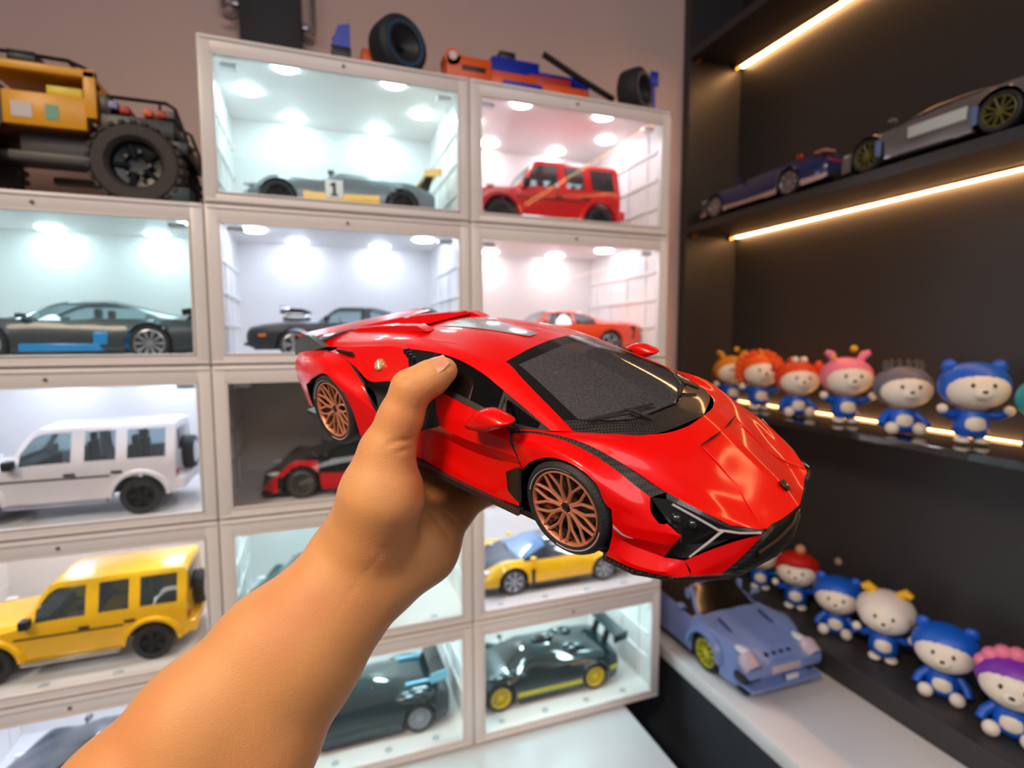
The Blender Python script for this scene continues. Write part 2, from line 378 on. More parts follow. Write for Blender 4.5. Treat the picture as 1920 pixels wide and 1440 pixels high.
def loft_car(root, lines, xr, axles, R_arch, assign, default, bulge=(), nst=56, nsub=3, scale=SCALE):
    """skin through lengthwise lines (centre top .. sill), wheel arches cut out; assign(strip, x, side) -> (part, material, label) or None"""
    F = [line(l) for l in lines]; nl = len(F)
    xs = set(np.linspace(xr[0], xr[1], nst))
    for (ax, az) in axles:
        for q in np.linspace(0, PI, 15): xs.add(ax + R_arch * math.cos(q))
    for l in lines:
        for p in l: xs.add(p[0])
    xs = sorted(x for x in xs if xr[0] <= x <= xr[1]); xs = [x for i, x in enumerate(xs) if i == 0 or x - xs[i - 1] > .004]
    parts = {}
    def sec(x):
        P = [f(x) for f in F]
        lo = None
        for ax, az in axles:
            d = abs(x - ax)
            if d < R_arch: lo = az + math.sqrt(max(0, R_arch ** 2 - d * d))
        pts = []
        for i in range(nl - 1):
            a, b = P[i], P[i + 1]; bu = bulge[i] if i < len(bulge) else 0
            n = np.array((0, (a[2] - b[2]), (b[1] - a[1]))); ln = np.linalg.norm(n); n = n / ln if ln > 1e-6 else n
            for k in range(nsub):
                t = k / nsub; pts.append(a + (b - a) * t + n * (bu * 4 * t * (1 - t)) * ln)
        pts.append(P[-1])
        if lo is not None:
            for p in pts:
                if p[2] < lo and p[1] > .3: p[2] = lo
        return pts
    S = [sec(x) for x in xs]
    for side in (1, -1):
        for i in range(len(xs) - 1):
            xm = (xs[i] + xs[i + 1]) / 2
            for j in range(len(S[0]) - 1):
                k = assign(j // nsub, xm, side, (j % nsub + .5) / nsub) or ('body', default, None)
                q = [S[i][j], S[i][j + 1], S[i + 1][j + 1], S[i + 1][j]]
                if k[0] == 'body': kk = k
                else: kk = (k[0], k[1], k[2], side if k[0] not in ('windscreen', 'rear_window', 'bonnet_panel', 'roof_panel', 'engine_cover') else 0) + tuple(k[3:])
                mb = parts.setdefault(kk, MB())
                mb.add([(p[0] * scale, p[1] * side * scale, p[2] * scale) for p in q], [(0, 1, 2, 3)] if side == 1 else [(3, 2, 1, 0)])
    body = parts.setdefault(('body', default, None), MB())
    for e, s in ((0, S[0]), (-1, S[-1])):
        ring = [(p[0] * scale, p[1] * scale, p[2] * scale) for p in s] + [(p[0] * scale, -p[1] * scale, p[2] * scale) for p in reversed(s)]
        body.add(ring, [tuple(range(len(ring)))])
    for k, mb in parts.items(): mb.obj(k[0], k[1], root, 28, k[2], weld=2e-5)
    # floor pan
    x0, x1 = xr[0] + .12, xr[1] - .12; yb = min(F[-1](0)[1], 1.2) * .93; zb = F[-1]((axles[0][0] + axles[1][0]) / 2)[2]
    MB().box((x0 * scale, -yb * .7 * scale, (zb + .01) * scale), (x1 * scale, yb * .7 * scale, (zb + .08) * scale)).obj('floor_pan', M_blackpl, root, None)
    return F
_wheel_cache = {}
def wheel_meshes(rad, wid, rimr, spokes, rimm, style, scale, facem):
    key = (rad, wid, rimr, spokes, rimm.name, style, scale, facem.name)
    if key in _wheel_cache: return _wheel_cache[key]
    w2 = wid / 2; e = .02
    ty = MB().lathe([(rimr * .97, -w2 + .03), (rimr, w2 * .86), (rimr + (rad - rimr) * .5, w2), (rad - e, w2 - .01), (rad, w2 - .045), (rad, -w2 + .045), (rad - e, -w2), (rimr, -w2)], 30).scaled(scale).mesh('tyre', M_tyre, 40)
    r = MB().lathe([(rimr, w2 * .84), (rimr * .93, w2 * .90), (rimr * .90, w2 * .8), (rimr * .90, -w2 * .3)], 30)
    r.lathe([(0, w2 * .74), (rimr * .17, w2 * .74), (rimr * .2, w2 * .5)], 14)
    for k in range(spokes):
        a = 2 * PI * k / spokes
        def P(rr, da, h): return Vector((rr * math.cos(a + da), h, rr * math.sin(a + da)))
        if style == 'y':
            r.tube([P(rimr * .12, 0, w2 * .6), P(rimr * .5, 0, w2 * .66), P(rimr * .92, .16, w2 * .76)], rimr * .045, 5)
            r.tube([P(rimr * .5, 0, w2 * .66), P(rimr * .92, -.16, w2 * .76)], rimr * .045, 5)
        elif style == 'fat':
            w = .62 * PI / spokes
            r.add([P(rimr * .14, -w * 1.6, w2 * .66), P(rimr * .14, w * 1.6, w2 * .66), P(rimr * .93, w * .8, w2 * .72), P(rimr * .93, -w * .8, w2 * .72)], [(0, 1, 2, 3)])
        else:
            r.tube([P(rimr * .1, 0, w2 * .62), P(rimr * .93, 0, w2 * .74)], rimr * .07, 5)
    rm = r.scaled(scale).mesh('rim', rimm, 35)
    bk = MB().lathe([(0, w2 * .3), (rimr * .92, w2 * .3), (rimr * .92, -w2)], 20).scaled(scale).mesh('brake_disc', facem, 35)
    _wheel_cache[key] = (ty, rm, bk)
    return _wheel_cache[key]
def wheels(root, axles, ys, rad, wid=.26, rimr=None, spokes=10, rimm=None, style='i', scale=SCALE, facem=None, hubs=True):
    ty, rm, bk = wheel_meshes(rad, wid, rimr or rad * .74, spokes, rimm or M_silverrim, style, scale, facem or M_well)
    for (ax, az), y in zip(axles, ys):
        for s in (1, -1):
            e = empty('wheel', (ax * scale, s * y * scale, az * scale), 0 if s == 1 else PI, root)
            child('tyre', ty, e); child('rim', rm, e); child('brake_disc', bk, e)
def part_box(root, name, lo, hi, m, bev=.015, scale=SCALE, mirror=False, label=None, M=None):
    for s in ((1, -1) if mirror else (1,)):
        a, b = list(lo), list(hi)
        if s == -1: a[1], b[1] = -hi[1], -lo[1]
        mb = MB().box(a, b, bev=bev)
        if M is not None: mb.v = [tuple(M @ Vector(p)) for p in mb.v]
        mb.scaled(scale).obj(name, m, root, 40, label)
def car_root(name, loc, label, heading=PI, group='model cars in the display cases', cat='model car'):
    e = empty(name, loc, heading); tag(e, label, cat, group); return e
def seats(root, x, z, scale=SCALE, m=None, rows=(0,)):
    for dx in rows:
        for s in (1, -1):
            MB().box((x + dx - .25, s * .38 - .22, z - .1), (x + dx + .25, s * .38 + .22, z + .08), bev=.05).box((x + dx - .36, s * .38 - .22, z), (x + dx - .22, s * .38 + .22, z + .52), bev=.05).box((x + dx - .36, s * .38 - .11, z + .52), (x + dx - .25, s * .38 + .11, z + .70), bev=.04).scaled(scale).obj('seat', m or M_seat, root)

# ---- boxy off-roader
def offroader(loc, paint, label, heading=PI, scale=1 / 15.0):
    r = car_root('toy_offroader', loc, label, heading)
    ax = [(1.42, .39), (-1.43, .39)]
    L = [
     [(2.2, 0, .98), (2.12, 0, 1.10), (1.0, 0, 1.20), (.86, 0, 1.27), (.42, 0, 1.88), (.3, 0, 1.95), (-2.0, 0, 1.97), (-2.1, 0, 1.93)],
     [(2.2, .66, .97), (2.12, .68, 1.08), (1.0, .72, 1.17), (.86, .72, 1.25), (.42, .66, 1.86), (.3, .66, 1.91), (-2.0, .66, 1.93), (-2.1, .66, 1.88)],
     [(2.2, .72, .95), (2.12, .74, 1.05), (1.0, .78, 1.14), (.80, .79, 1.22), (.36, .71, 1.76), (.25, .70, 1.80), (-2.0, .70, 1.82), (-2.1, .70, 1.80)],
     [(2.2, .80, .92), (2.12, .84, 1.0), (1.0, .87, 1.08), (.80, .87, 1.15), (.3, .87, 1.20), (-2.0, .87, 1.22), (-2.1, .86, 1.22)],
     [(2.2, .84, .70), (2.12, .88, .75), (-2.0, .88, .78), (-2.1, .86, .78)],
     [(2.2, .82, .45), (2.12, .86, .42), (-2.0, .86, .42), (-2.1, .84, .45)]]
    def asg(st, x, side, t):
        if st == 0 and .45 < x < .84: return ('windscreen', M_clear, None)
        if st == 0 and -.15 < x < .22 and t < .7: return ('roof_panel', M_silverrim, 'glass sunroof panel')
        if st == 2:
            if -.26 < x < .62: return ('side_window', M_clear, None, 1)
            if -1.02 < x < -.42: return ('side_window', M_clear, None, 2)
            if -1.92 < x < -1.22: return ('side_window', M_clear, None, 3)
    loft_car(r, L, (-2.1, 2.2), ax, .50, asg, paint, bulge=(.01, .05, .0, .03, .0), scale=scale)
    wheels(r, ax, (.80, .80), .39, .27, .26, 5, M_blackrim, 'fat', scale)
    for a, z in ax:                               # flared arches
        for s in (1, -1):
            MB().lathe([(.50, .84 * s), (.50, .97 * s), (.56, .97 * s), (.60, .86 * s)], 14, Matrix.Translation((a, 0, z)), arc=(.05, PI - .05)).scaled(scale).obj('wheel_arch', paint, r)
    part_box(r, 'bumper', (2.1, -.86, .45), (2.36, .86, .78), paint, .05, scale); part_box(r, 'bumper', (-2.28, -.86, .48), (-2.06, .86, .74), paint, .05, scale)
    part_box(r, 'grille', (2.14, -.5, .8), (2.23, .5, 1.02), M_blackpl, .02, scale)
    part_box(r, 'running_board', (-.85, .86, .34), (.88, 1.0, .42), M_chrome, .02, scale, True)
    part_box(r, 'side_trim', (-.9, .872, .86), (1.0, .892, .90), M_blackpl, .004, scale, True)
    for x in (-.18, -1.0): part_box(r, 'door_handle', (x - .12, .88, .93), (x + .08, .925, .98), M_blackpl, .01, scale, True)
    part_box(r, 'wing_mirror', (.66, .88, 1.14), (.84, 1.10, 1.34), M_blackpl, .04, scale, True)
    part_box(r, 'tail_lamp', (-2.13, .62, .80), (-2.09, .84, .90), M_taill, .01, scale, True)
    part_box(r, 'indicator', (1.55, .62, 1.12), (1.75, .76, 1.19), M_lamp, .02, scale, True)
    for s in (1, -1): MB().lathe([(0, 2.25), (.12, 2.24), (.15, 2.16)], 16, Matrix.Translation((0, s * .64, .9)), axis='x').scaled(scale).obj('headlamp', M_lamp, r)
    sp = empty('spare_wheel', (-2.22 * scale, -.1 * scale, 1.12 * scale), PI / 2, r)
    ty, rm, bk = wheel_meshes(.38, .24, .26, 5, M_blackrim, 'fat', scale, M_well)
    child('tyre', ty, sp); child('rim', rm, sp)
    MB().lathe([(0, -2.36), (.2, -2.355), (.27, -2.33)], 20, Matrix.Translation((0, -.1, 1.12)), axis='x').scaled(scale).obj('spare_wheel_cover', M_chrome, r)
    part_box(r, 'rear_window', (-2.125, -.55, 1.30), (-2.10, .55, 1.76), M_tint, .02, scale)
    seats(r, .05, .95, scale, rows=(0, -1.0)); part_box(r, 'dashboard', (.45, -.66, .95), (.85, .66, 1.2), M_seat, .04, scale)
    return r

# ---- low mid-engined / front-engined coupes from one set of controls
def coupe(loc, label, paint, heading=PI, L=2.25, hood=.78, roof=1.12, roofx=(.35, -.35), cowl=1.15, tail=.92, nose=.42, rear=-1.15, belt=.80, wb=1.35, wr=(.335, .35), wid=(.98, 1.02),
          win=M_tint, rimm=None, style='y', spokes=10, sill=None, arch_front=None, ws=None, scale=SCALE, name='toy_supercar', extra=None, roofm=None, group='model cars in the display cases', lowm=None, hoodm=None):
    r = car_root(name, loc, label, heading, group)
    ax = [(wb, wr[0]), (-wb, wr[1])]; X = L
    LN = [
     [(X, 0, nose), (X - .25, 0, nose + .14), (wb + .05, 0, hood - .04), (cowl, 0, hood + .02), (roofx[0], 0, roof), (roofx[1], 0, roof + .005), (rear, 0, tail + .03), (-X + .1, 0, tail - .05), (-X, 0, tail - .12)],
     [(X, .35, nose - .01), (X - .25, .48, nose + .12), (wb + .05, .60, hood - .02), (cowl - .05, .66, hood + .02), (roofx[0], .50, roof - .06), (roofx[1], .48, roof - .06), (rear, .56, tail + .01), (-X + .1, .62, tail - .07), (-X, .62, tail - .14)],
     [(X, .36, nose - .02), (X - .25, .52, nose + .11), (wb + .05, .68, hood + .0), (cowl - .05, .74, hood + .01), (roofx[0] - .05, .56, roof - .11), (roofx[1], .55, roof - .11), (rear, .66, tail - .01), (-X + .1, .70, tail - .09), (-X, .68, tail - .16)],
     [(X, .45, nose - .06), (X - .25, .68, nose + .08), (wb + .05, .86, hood + .01), (cowl - .1, .86, hood - .02), (.2, .86, belt), (-.6, .86, belt + .04), (-wb, .90, belt + .04), (-X + .1, .84, tail - .14), (-X, .80, tail - .2)],
     [(X, .60, nose - .14), (X - .25, .86, .45), (wb, wid[0], .56), (.4, wid[0] - .03, .50), (-.6, wid[1] - .03, .52), (-wb, wid[1], .58), (-X + .1, .92, .55), (-X, .86, .52)],
     [(X, .58, .16), (X - .25, .86, .14), (wb, wid[0] - .01, .14), (0, wid[0] - .02, .14), (-wb, wid[1] - .01, .15), (-X + .1, .90, .2), (-X, .82, .26)]]
    def asg(st, x, side, t):
        if extra:
            q = extra(st, x, side, t)
            if q: return q
        if st == 0:
            if roofx[0] + .02 < x < cowl - .03: return ('windscreen', ws or win, None)
            if rear + .1 < x < roofx[1] - .04: return ('rear_window', win, None)
        if st == 2 and rear + .25 < x < cowl - .12: return ('side_window', win, None, 1 if x > -.3 else 2)
        if roofm and st <= 1 and roofx[1] < x < roofx[0]: return ('roof_panel', roofm, None)
        if hoodm and st <= 1 and x > cowl: return ('bonnet_panel', hoodm, None)
        if lowm and st == 4 and (t > .5): return ('sill_panel', lowm, None)
    F = loft_car(r, LN, (-X, X), ax, max(wr) + .045, asg, paint, bulge=(.03, .03, .02, .06, .03), scale=scale)
    wheels(r, ax, (wid[0] - .12, wid[1] - .13), wr[0], .26, wr[0] * .76, spokes, rimm, style, scale)
    part_box(r, 'splitter', (X - .55, -.84, .10), (X + .02, .84, .14), M_blackpl, .01, scale)
    if sill: part_box(r, 'sill_strip', (-.75, wid[0] - .04, .22), (.78, wid[0] + .01, .36), sill, .02, scale, True)
    else: part_box(r, 'sill_strip', (-.9, wid[0] - .06, .12), (.9, wid[0] + .0, .17), M_blackpl, .01, scale, True)
    for s in (1, -1):
        MB().box((cowl - .40, s * .96 - .08, belt + .05), (cowl - .26, s * .96 + .08, belt + .13), bev=.03).tube([(cowl - .32, s * .82, belt + .02), (cowl - .32, s * .95, belt + .1)], .02, 6).scaled(scale).obj('wing_mirror', paint, r)
        MB().ball((X - .28, s * .66, nose + .12), (.2, .10, .05), 10, 6).scaled(scale).obj('headlamp', M_lamp, r)
    part_box(r, 'tail_lamp', (-X - .012, .3, tail - .24), (-X + .02, .74, tail - .19), M_taill, .005, scale, True)
    part_box(r, 'diffuser', (-X - .02, -.75, .2), (-X + .15, .75, .34), M_blackpl, .02, scale)
    seats(r, .0, .35, scale)
    return r
def rear_wing(r, x, z, w, chord, m, posts=(.45,), scale=SCALE, end=.14, endm=None, foot=.75):
    wg = MB().prism([(x - chord, z + .06), (x - chord * .4, z + .03), (x, z), (x, z + .03), (x - chord * .4, z + .065), (x - chord, z + .09)], -w, w).scaled(scale).obj('rear_wing', m, r)
    for s in (1, -1):
        MB().prism([(x - chord - .03, z - end * .3), (x + .03, z - end * .6), (x + .05, z + .06), (x - chord - .03, z + .14)], s * w - .012, s * w + .012).scaled(scale).obj('wing_end_plate', endm or m, wg)
        for p in posts:
            MB().prism([(x - chord * .75, z + .05), (x - chord * .2, z + .03), (x + .12, foot), (x - .12, foot)], s * p - .015, s * p + .015).scaled(scale).obj('wing_post', M_blackpl, wg)
    return wg

def fl(r): return rowz(r) - ROWH + .0046          # inside floor height of a case in row r
P_silver = mat('silver_paint', (112, 122, 130), 0.35, 0.2, coat=0.4)
P_yellow = mat('yellow_paint', (246, 190, 8), 0.26, coat=0.7)
P_red = mat('red_paint', (214, 14, 20), 0.26, coat=0.7)
P_white = mat('white_paint', (226, 218, 220), 0.3, coat=0.5)
P_orange = mat('orange_paint', (238, 66, 20), 0.26, coat=0.7)
P_gunmetal = mat('gunmetal_paint', (50, 60, 66), 0.4, 0.25, coat=0.3)
P_matteblack = mat('matte_black_paint', (26, 28, 36), 0.42, coat=0.2)
P_teal = mat('dark_teal_paint', (14, 40, 46), 0.2, 0.2, coat=0.8)
P_navy = mat('navy_paint', (22, 38, 58), 0.16, 0.2, coat=0.9)
P_blue = mat('bright_blue_trim', (20, 140, 214), 0.3, coat=0.4)
P_paleblue = mat('pale_blue_trim', (120, 196, 226), 0.3, coat=0.4)
P_black = mat('gloss_black_paint', (12, 14, 17), 0.14, coat=0.9)
P_lime = mat('lime_yellow_trim', (196, 190, 30), 0.4)
P_yrim = mat('yellow_rim', (252, 212, 10), 0.5)
YC = 0.122
offroader((0.5365, .118, fl(0)), P_red, 'red boxy off-roader model with black wheels, inside the top row case')
offroader((-0.2013, .112, fl(2)), P_white, 'white boxy off-roader model above the yellow one')
offroader((-0.1963, .110, fl(3)), P_yellow, 'yellow boxy off-roader model with grey sunroof beside the forearm')

# silver race car, yellow flash, number 1
def gt_extra(st, x, side, t):
    if st == 4 and t < .55 and -.75 < x < .75: return ('side_stripe', P_yellow, 'yellow side flash')
gt = coupe((0.1815, YC, fl(0)), 'silver race car model with yellow flash, number 1 and tall rear wing', P_silver, L=2.05, hood=.80, roof=1.12, roofx=(-.05, -.55), cowl=.55, tail=.86, nose=.50, rear=-1.5, belt=.84, wb=1.28, wr=(.34, .34), style='i', spokes=10, rimm=M_blackrim, name='toy_race_car', extra=gt_extra)
rear_wing(gt, -1.85, 1.16, .86, .34, P_yellow, scale=SCALE, foot=.8)
for s in (1, -1):
    pl = MB().box((-.02, s * .985 - .008, .40), (.34, s * .985 + .008, .78), bev=.006).scaled(SCALE).obj('number_plate', mat('white_decal', (236, 240, 242), .4), gt, label='white number panel')
    MB().box((.13, s * .995 - .006, .46), (.19, s * .995 + .006, .72)).box((.19, s * .995 - .006, .64), (.24, s * .995 + .006, .70)).box((.09, s * .995 - .006, .44), (.23, s * .995 + .006, .48)).scaled(SCALE).obj('number_one', M_blackpl, pl, None)
# grey supercar with blue sills
def dv_extra(st, x, side, t):
    if st == 2 and -.75 < x < .95: return ('side_window', M_clear, None, 1 if x > -.25 else 2)
dv = coupe((-0.177, YC, fl(1)), 'dark grey supercar model with bright blue sill and silver wheels', P_gunmetal, L=2.3, hood=.84, roof=1.22, roofx=(.15, -.45), cowl=1.05, tail=.94, nose=.46, rear=-1.5, belt=.80, wb=1.30, wr=(.355, .36), sill=P_blue, rimm=M_silverrim, style='fat', spokes=10, extra=dv_extra, win=M_clear, lowm=P_black)
rear_wing(dv, -1.9, .98, .85, .4, P_black, foot=.8, end=.1)
part_box(dv, 'side_blade', (-.62, .93, .34), (-.38, 1.0, .58), P_blue, .02, mirror=True, label='bright blue blade'); part_box(dv, 'rear_lamp_corner', (-2.3, .62, .42), (-2.1, .90, .54), P_blue, .02, mirror=True)

# muscle cars
def muscle(loc, paint, label, blower, SCALE=1 / 16.0):
    r = car_root('toy_muscle_car', loc, label)
    ax = [(1.48, .36), (-1.48, .36)]
    LN = [
     [(2.55, 0, .72), (2.5, 0, .80), (1.2, 0, .98), (.95, 0, 1.0), (.35, 0, 1.34), (-.45, 0, 1.36), (-1.5, 0, 1.05), (-2.5, 0, .98), (-2.58, 0, .80)],
     [(2.55, .66, .70), (2.5, .68, .78), (1.2, .72, .94), (.95, .72, .97), (.35, .56, 1.30), (-.45, .56, 1.31), (-1.5, .70, 1.03), (-2.5, .70, .96), (-2.58, .68, .78)],
     [(2.55, .72, .68), (2.5, .74, .76), (1.2, .80, .92), (.90, .80, .95), (.30, .62, 1.26), (-.45, .62, 1.27), (-1.35, .74, 1.03), (-2.5, .74, .94), (-2.58, .72, .76)],
     [(2.55, .80, .64), (2.5, .86, .72), (.9, .92, .90), (-.9, .94, .92), (-1.5, .95, .95), (-2.5, .86, .88), (-2.58, .80, .72)],
     [(2.55, .84, .56), (2.5, .90, .58), (.9, .97, .60), (-1.5, .99, .62), (-2.5, .90, .60), (-2.58, .84, .58)],
     [(2.55, .80, .36), (2.5, .86, .32), (2.2, .90, .24), (1, .92, .22), (-1.8, .92, .24), (-2.5, .84, .38), (-2.58, .78, .42)]]
    def asg(st, x, side, t):
        if st == 0 and .38 < x < .92: return ('windscreen', M_clear, None)
        if st == 0 and -1.4 < x < -.52: return ('rear_window', M_clear, None)
        if st == 2 and -.28 < x < .82: return ('side_window', M_clear, None, 1)
        if st == 2 and -1.0 < x < -.36: return ('side_window', M_clear, None, 2)
    loft_car(r, LN, (-2.58, 2.55), ax, .42, asg, paint, bulge=(.02, .05, 0, .05, .02), scale=SCALE)
    wheels(r, ax, (.83, .83), .36, .26, .28, 5, M_silverrim, 'fat', SCALE)
    part_box(r, 'grille', (2.53, -.66, .44), (2.58, .66, .64), M_blackpl, .01, scale=SCALE); part_box(r, 'bumper', (2.4, -.86, .34), (2.62, .86, .42), M_blackpl if blower else M_chrome, .03, scale=SCALE)
    part_box(r, 'side_marker', (2.12, .90, .56), (2.3, .935, .63), M_amber, .01, scale=SCALE, mirror=True); part_box(r, 'tail_panel', (-2.61, -.7, .56), (-2.56, .7, .78), M_blackpl, .01, scale=SCALE)
    part_box(r, 'tail_stripe', (-2.34, .89, .50), (-2.16, .94, .88), M_blackpl if not blower else paint, .01, scale=SCALE, mirror=True)
    for s in (1, -1): MB().box((.62, s * 1.02 - .08, .98), (.78, s * 1.02 + .08, 1.08), bev=.03).tube([(.7, s * .88, .92), (.7, s * 1.0, 1.0)], .018, 6).scaled(SCALE).obj('wing_mirror', paint, r)
    seats(r, -.05, .62, SCALE); part_box(r, 'dashboard', (.4, -.6, .7), (.8, .6, .9), M_seat, .04, scale=SCALE)
    MB().lathe([(.15, -.012), (.17, 0), (.15, .012)], 18, Matrix.Translation((.34, .36, .92)) @ Matrix.Rotation(PI / 2, 4, 'Z') @ Matrix.Rotation(.4, 4, 'X')).scaled(SCALE).obj('steering_wheel', M_blackpl, r)
    if blower:
        b = MB().box((1.18, -.22, .96), (1.78, .22, 1.10), bev=.03).box((1.24, -.2, 1.10), (1.70, .2, 1.18), bev=.03)
        for s in (1, -1):
            b.lathe([(0, 1.84), (.1, 1.83), (.1, 1.6)], 12, Matrix.Translation((0, s * .12, 1.25)), axis='x'); b.lathe([(0, 1.23), (.09, 1.22), (.09, 1.1)], 12, Matrix.Translation((0, s * .12, 1.06)), axis='x')
        bl = b.scaled(SCALE).obj('supercharger', M_chrome, r, label='chrome supercharger standing out of the bonnet')
        MB().prism([(1.82, 1.20), (1.2, 1.16), (1.05, 1.20), (1.3, 1.28), (1.75, 1.30)], -.2, .2).scaled(SCALE).obj('air_scoop', M_blackpl, bl)
    return r
muscle((0.198, YC, fl(1)), P_matteblack, 'matte black muscle car model with chrome supercharger', True)
muscle((0.5695, YC, fl(1)), P_orange, 'orange muscle car model behind the roof of the held red car', False)

# black and red supercar in the unlit case
def lf_extra(st, x, side, t):
    if st == 3 and (1.0 < x < 2.0): return ('fender_panel', P_red, 'red fender panel')
    if st == 4 and (.2 < x < .95 or 1.85 < x < 2.15): return ('side_panel', P_red, 'red side panel')
    if st == 3 and -.5 < x < .3: return ('door_panel', P_red, 'red door panel')
lf = coupe((0.204, YC, fl(2)), 'black and red supercar model in the unlit case', P_black, L=2.14, hood=.82, roof=1.13, roofx=(.25, -.3), cowl=1.15, nose=.40, belt=.84, wb=1.33, wr=(.335, .345), rimm=mat('grey_rim', (120, 118, 118), .4, .5), spokes=12, extra=lf_extra, ws=M_clear)
# yellow and dark blue supercar
def hy_extra(st, x, side, t):
    if st <= 2 and x > 1.1 and st < 2: return ('bonnet_panel', P_navy, 'dark blue glossy bonnet')
    if st <= 1: return ('roof_panel', P_navy, 'dark blue glossy roof') if not (.3 < x < 1.1) else ('windscreen', mat('blue_tinted_glass', (96, 132, 168), .06, coat=.8, spec=.8), None)
    if st == 4 and t > .66: return ('sill_panel', P_black, None)
hy = coupe((0.5563, YC, fl(3)), 'yellow and dark blue supercar model under the held car', P_yellow, L=2.25, hood=.82, roof=1.16, roofx=(.2, -.3), cowl=1.1, nose=.44, belt=.80, wb=1.30, wr=(.345, .35), rimm=M_silverrim, style='fat', spokes=7, extra=hy_extra)
part_box(hy, 'side_vent', (.72, .96, .26), (.82, .985, .62), M_blackpl, .01, mirror=True); MB().tube([(1.15, -.2, .85), (1.13, -.2, 1.0)], .012, 6).scaled(SCALE).obj('aerial', M_blackpl, hy)
rear_wing(hy, -1.95, 1.1, .8, .3, P_navy)
# black race car with yellow wheels
def zr_extra(st, x, side, t):
    if st == 4 and .36 < t < .62 and abs(x) > 0 and (-1.0 < x < .9): return ('side_stripe', P_lime, 'yellow side stripe')
    if st == 4 and t < .35 and x < -1.85: return ('rear_stripe', P_lime, None)
zr = coupe((0.5345, YC, fl(4)), 'black race car model with solid yellow wheels and big rear wing', P_teal, L=2.15, hood=.78, roof=1.14, roofx=(.35, -.15), cowl=1.1, tail=.94, nose=.42, belt=.78, wb=1.36, wr=(.35, .36), rimm=P_yrim, style='fat', spokes=16, extra=zr_extra, name='toy_race_car', win=mat('deep_black_glass', (8, 14, 16), .05, coat=.9))
rear_wing(zr, -2.0, 1.30, .92, .36, P_teal, posts=(.3,), end=.26, foot=.85)
for s in (1, -1):
    MB().ball((-.9, s * .42, 1.0), (.42, .2, .12)).scaled(SCALE).obj('engine_hump', P_teal, zr); MB().ball((1.35, s * .78, .78), (.36, .13, .09)).scaled(SCALE).obj('fender_hump', P_teal, zr)
MB().ball((-.2, 0, 1.17), (.36, .14, .10)).scaled(SCALE).obj('roof_scoop', P_black, zr)
# dark supercar with pale blue wing
bo = coupe((0.1885, YC, fl(4)), 'dark teal supercar model with pale blue wing edges beside the forearm', P_teal, L=2.15, hood=.84, roof=1.10, roofx=(.35, -.25), cowl=1.15, tail=.98, nose=.42, belt=.86, wb=1.38, wr=(.35, .36), rimm=M_silverrim, style='fat', spokes=18, lowm=P_gunmetal, win=mat('deep_black_glass', (8, 14, 16), .05))
rear_wing(bo, -1.72, 1.28, .86, .36, P_black, posts=(.5,), end=.3, endm=P_paleblue, foot=.9)
part_box(bo, 'deck_blade', (-1.95, .55, .99), (-1.1, .62, 1.07), P_paleblue, .02, mirror=True, label='pale blue deck blade')
for s in (1, -1): MB().ball((-1.3, s * .80, .84), (.55, .2, .14)).scaled(SCALE).obj('fender_hump', P_teal, bo)
# two dark cars mostly hidden by the arm
coupe((0.140, YC, fl(3)), 'dark teal car model hidden behind the wrist', mat('petrol_paint', (28, 62, 70), 0.24, .2, coat=.6), L=1.7, hood=.92, roof=1.36, roofx=(.55, -.5), cowl=1.05, tail=1.05, nose=.58, rear=-1.1, belt=.92, wb=1.05, name='toy_coupe')
coupe((-0.176, YC, fl(4)), 'dark blue supercar model at the lower edge behind the forearm', P_navy, L=2.25, hood=.84, roof=1.16, roofx=(.25, -.3), cowl=1.15, wb=1.33, rimm=M_blackrim)

# ------------------------------------------------------------------ the red supercar held in the hand
CARM = Matrix(((0.492, 0.864, -0.104, 0.259), (-0.856, 0.459, -0.237, -0.497), (-0.157, 0.206, 0.966, 1.368), (0, 0, 0, 1)))
_q = CARM.to_3x3().to_quaternion().normalized()
held = empty('toy_supercar', CARM.to_translation()); held.rotation_mode = 'QUATERNION'; held.rotation_quaternion = _q
tag(held, 'red wedge-shaped supercar model with copper wheels held in the hand', 'model car')
K = SCALE
R_red = mat('deep_red_lacquer', (216, 0, 0), 0.36, coat=0.5, var=0.02, spec=0.2, coat_rough=0.07)
R_carb = carbon('carbon_weave')
R_blk = mat('satin_black_trim', (16, 16, 17), 0.38, coat=0.2)
R_hole = mat('intake_black', (5, 5, 6), 0.75)
R_frit = mat('black_glass_border', (14, 14, 15), 0.14, coat=0.7)
R_copper = mat('copper_rim', (222, 146, 112), 0.34, 0.6, var=0.06, coat=0.2)
R_copdark = mat('copper_barrel', (110, 66, 50), 0.5, 0.4)
R_drl = mat('pale_light_guide', (176, 170, 176), 0.25, coat=0.5)
R_glass = glass('smoked_windscreen', (120, 119, 126), alpha=0.28, rough=0.04, fac_face=0.12)  # grey diffuse share paints in pale reflections and white dust
R_sideg = glass('smoked_side_glass', (38, 42, 44), alpha=0.10, rough=0.03)
R_roofg = mat('roof_glass_painted_sheen', (150, 164, 178), 0.12, coat=0.9, spec=0.8)  # pale grey paints in the white reflection on the roof glass
R_int = mat('cabin_grey', (88, 88, 92), 0.7)
R_intd = mat('cabin_dark', (22, 26, 27), 0.7)
def relax(G, it):
    A = np.array([[np.array(p) for p in r] for r in G])
    for _ in range(it):
        B = A.copy(); B[1:-1, 1:-1] = A[1:-1, 1:-1] * .4 + .15 * (A[2:, 1:-1] + A[:-2, 1:-1] + A[1:-1, 2:] + A[1:-1, :-2])
        B[1:-1, 0] = A[1:-1, 0] * .6 + .2 * (A[2:, 0] + A[:-2, 0]); A = B
    return [list(r) for r in A]
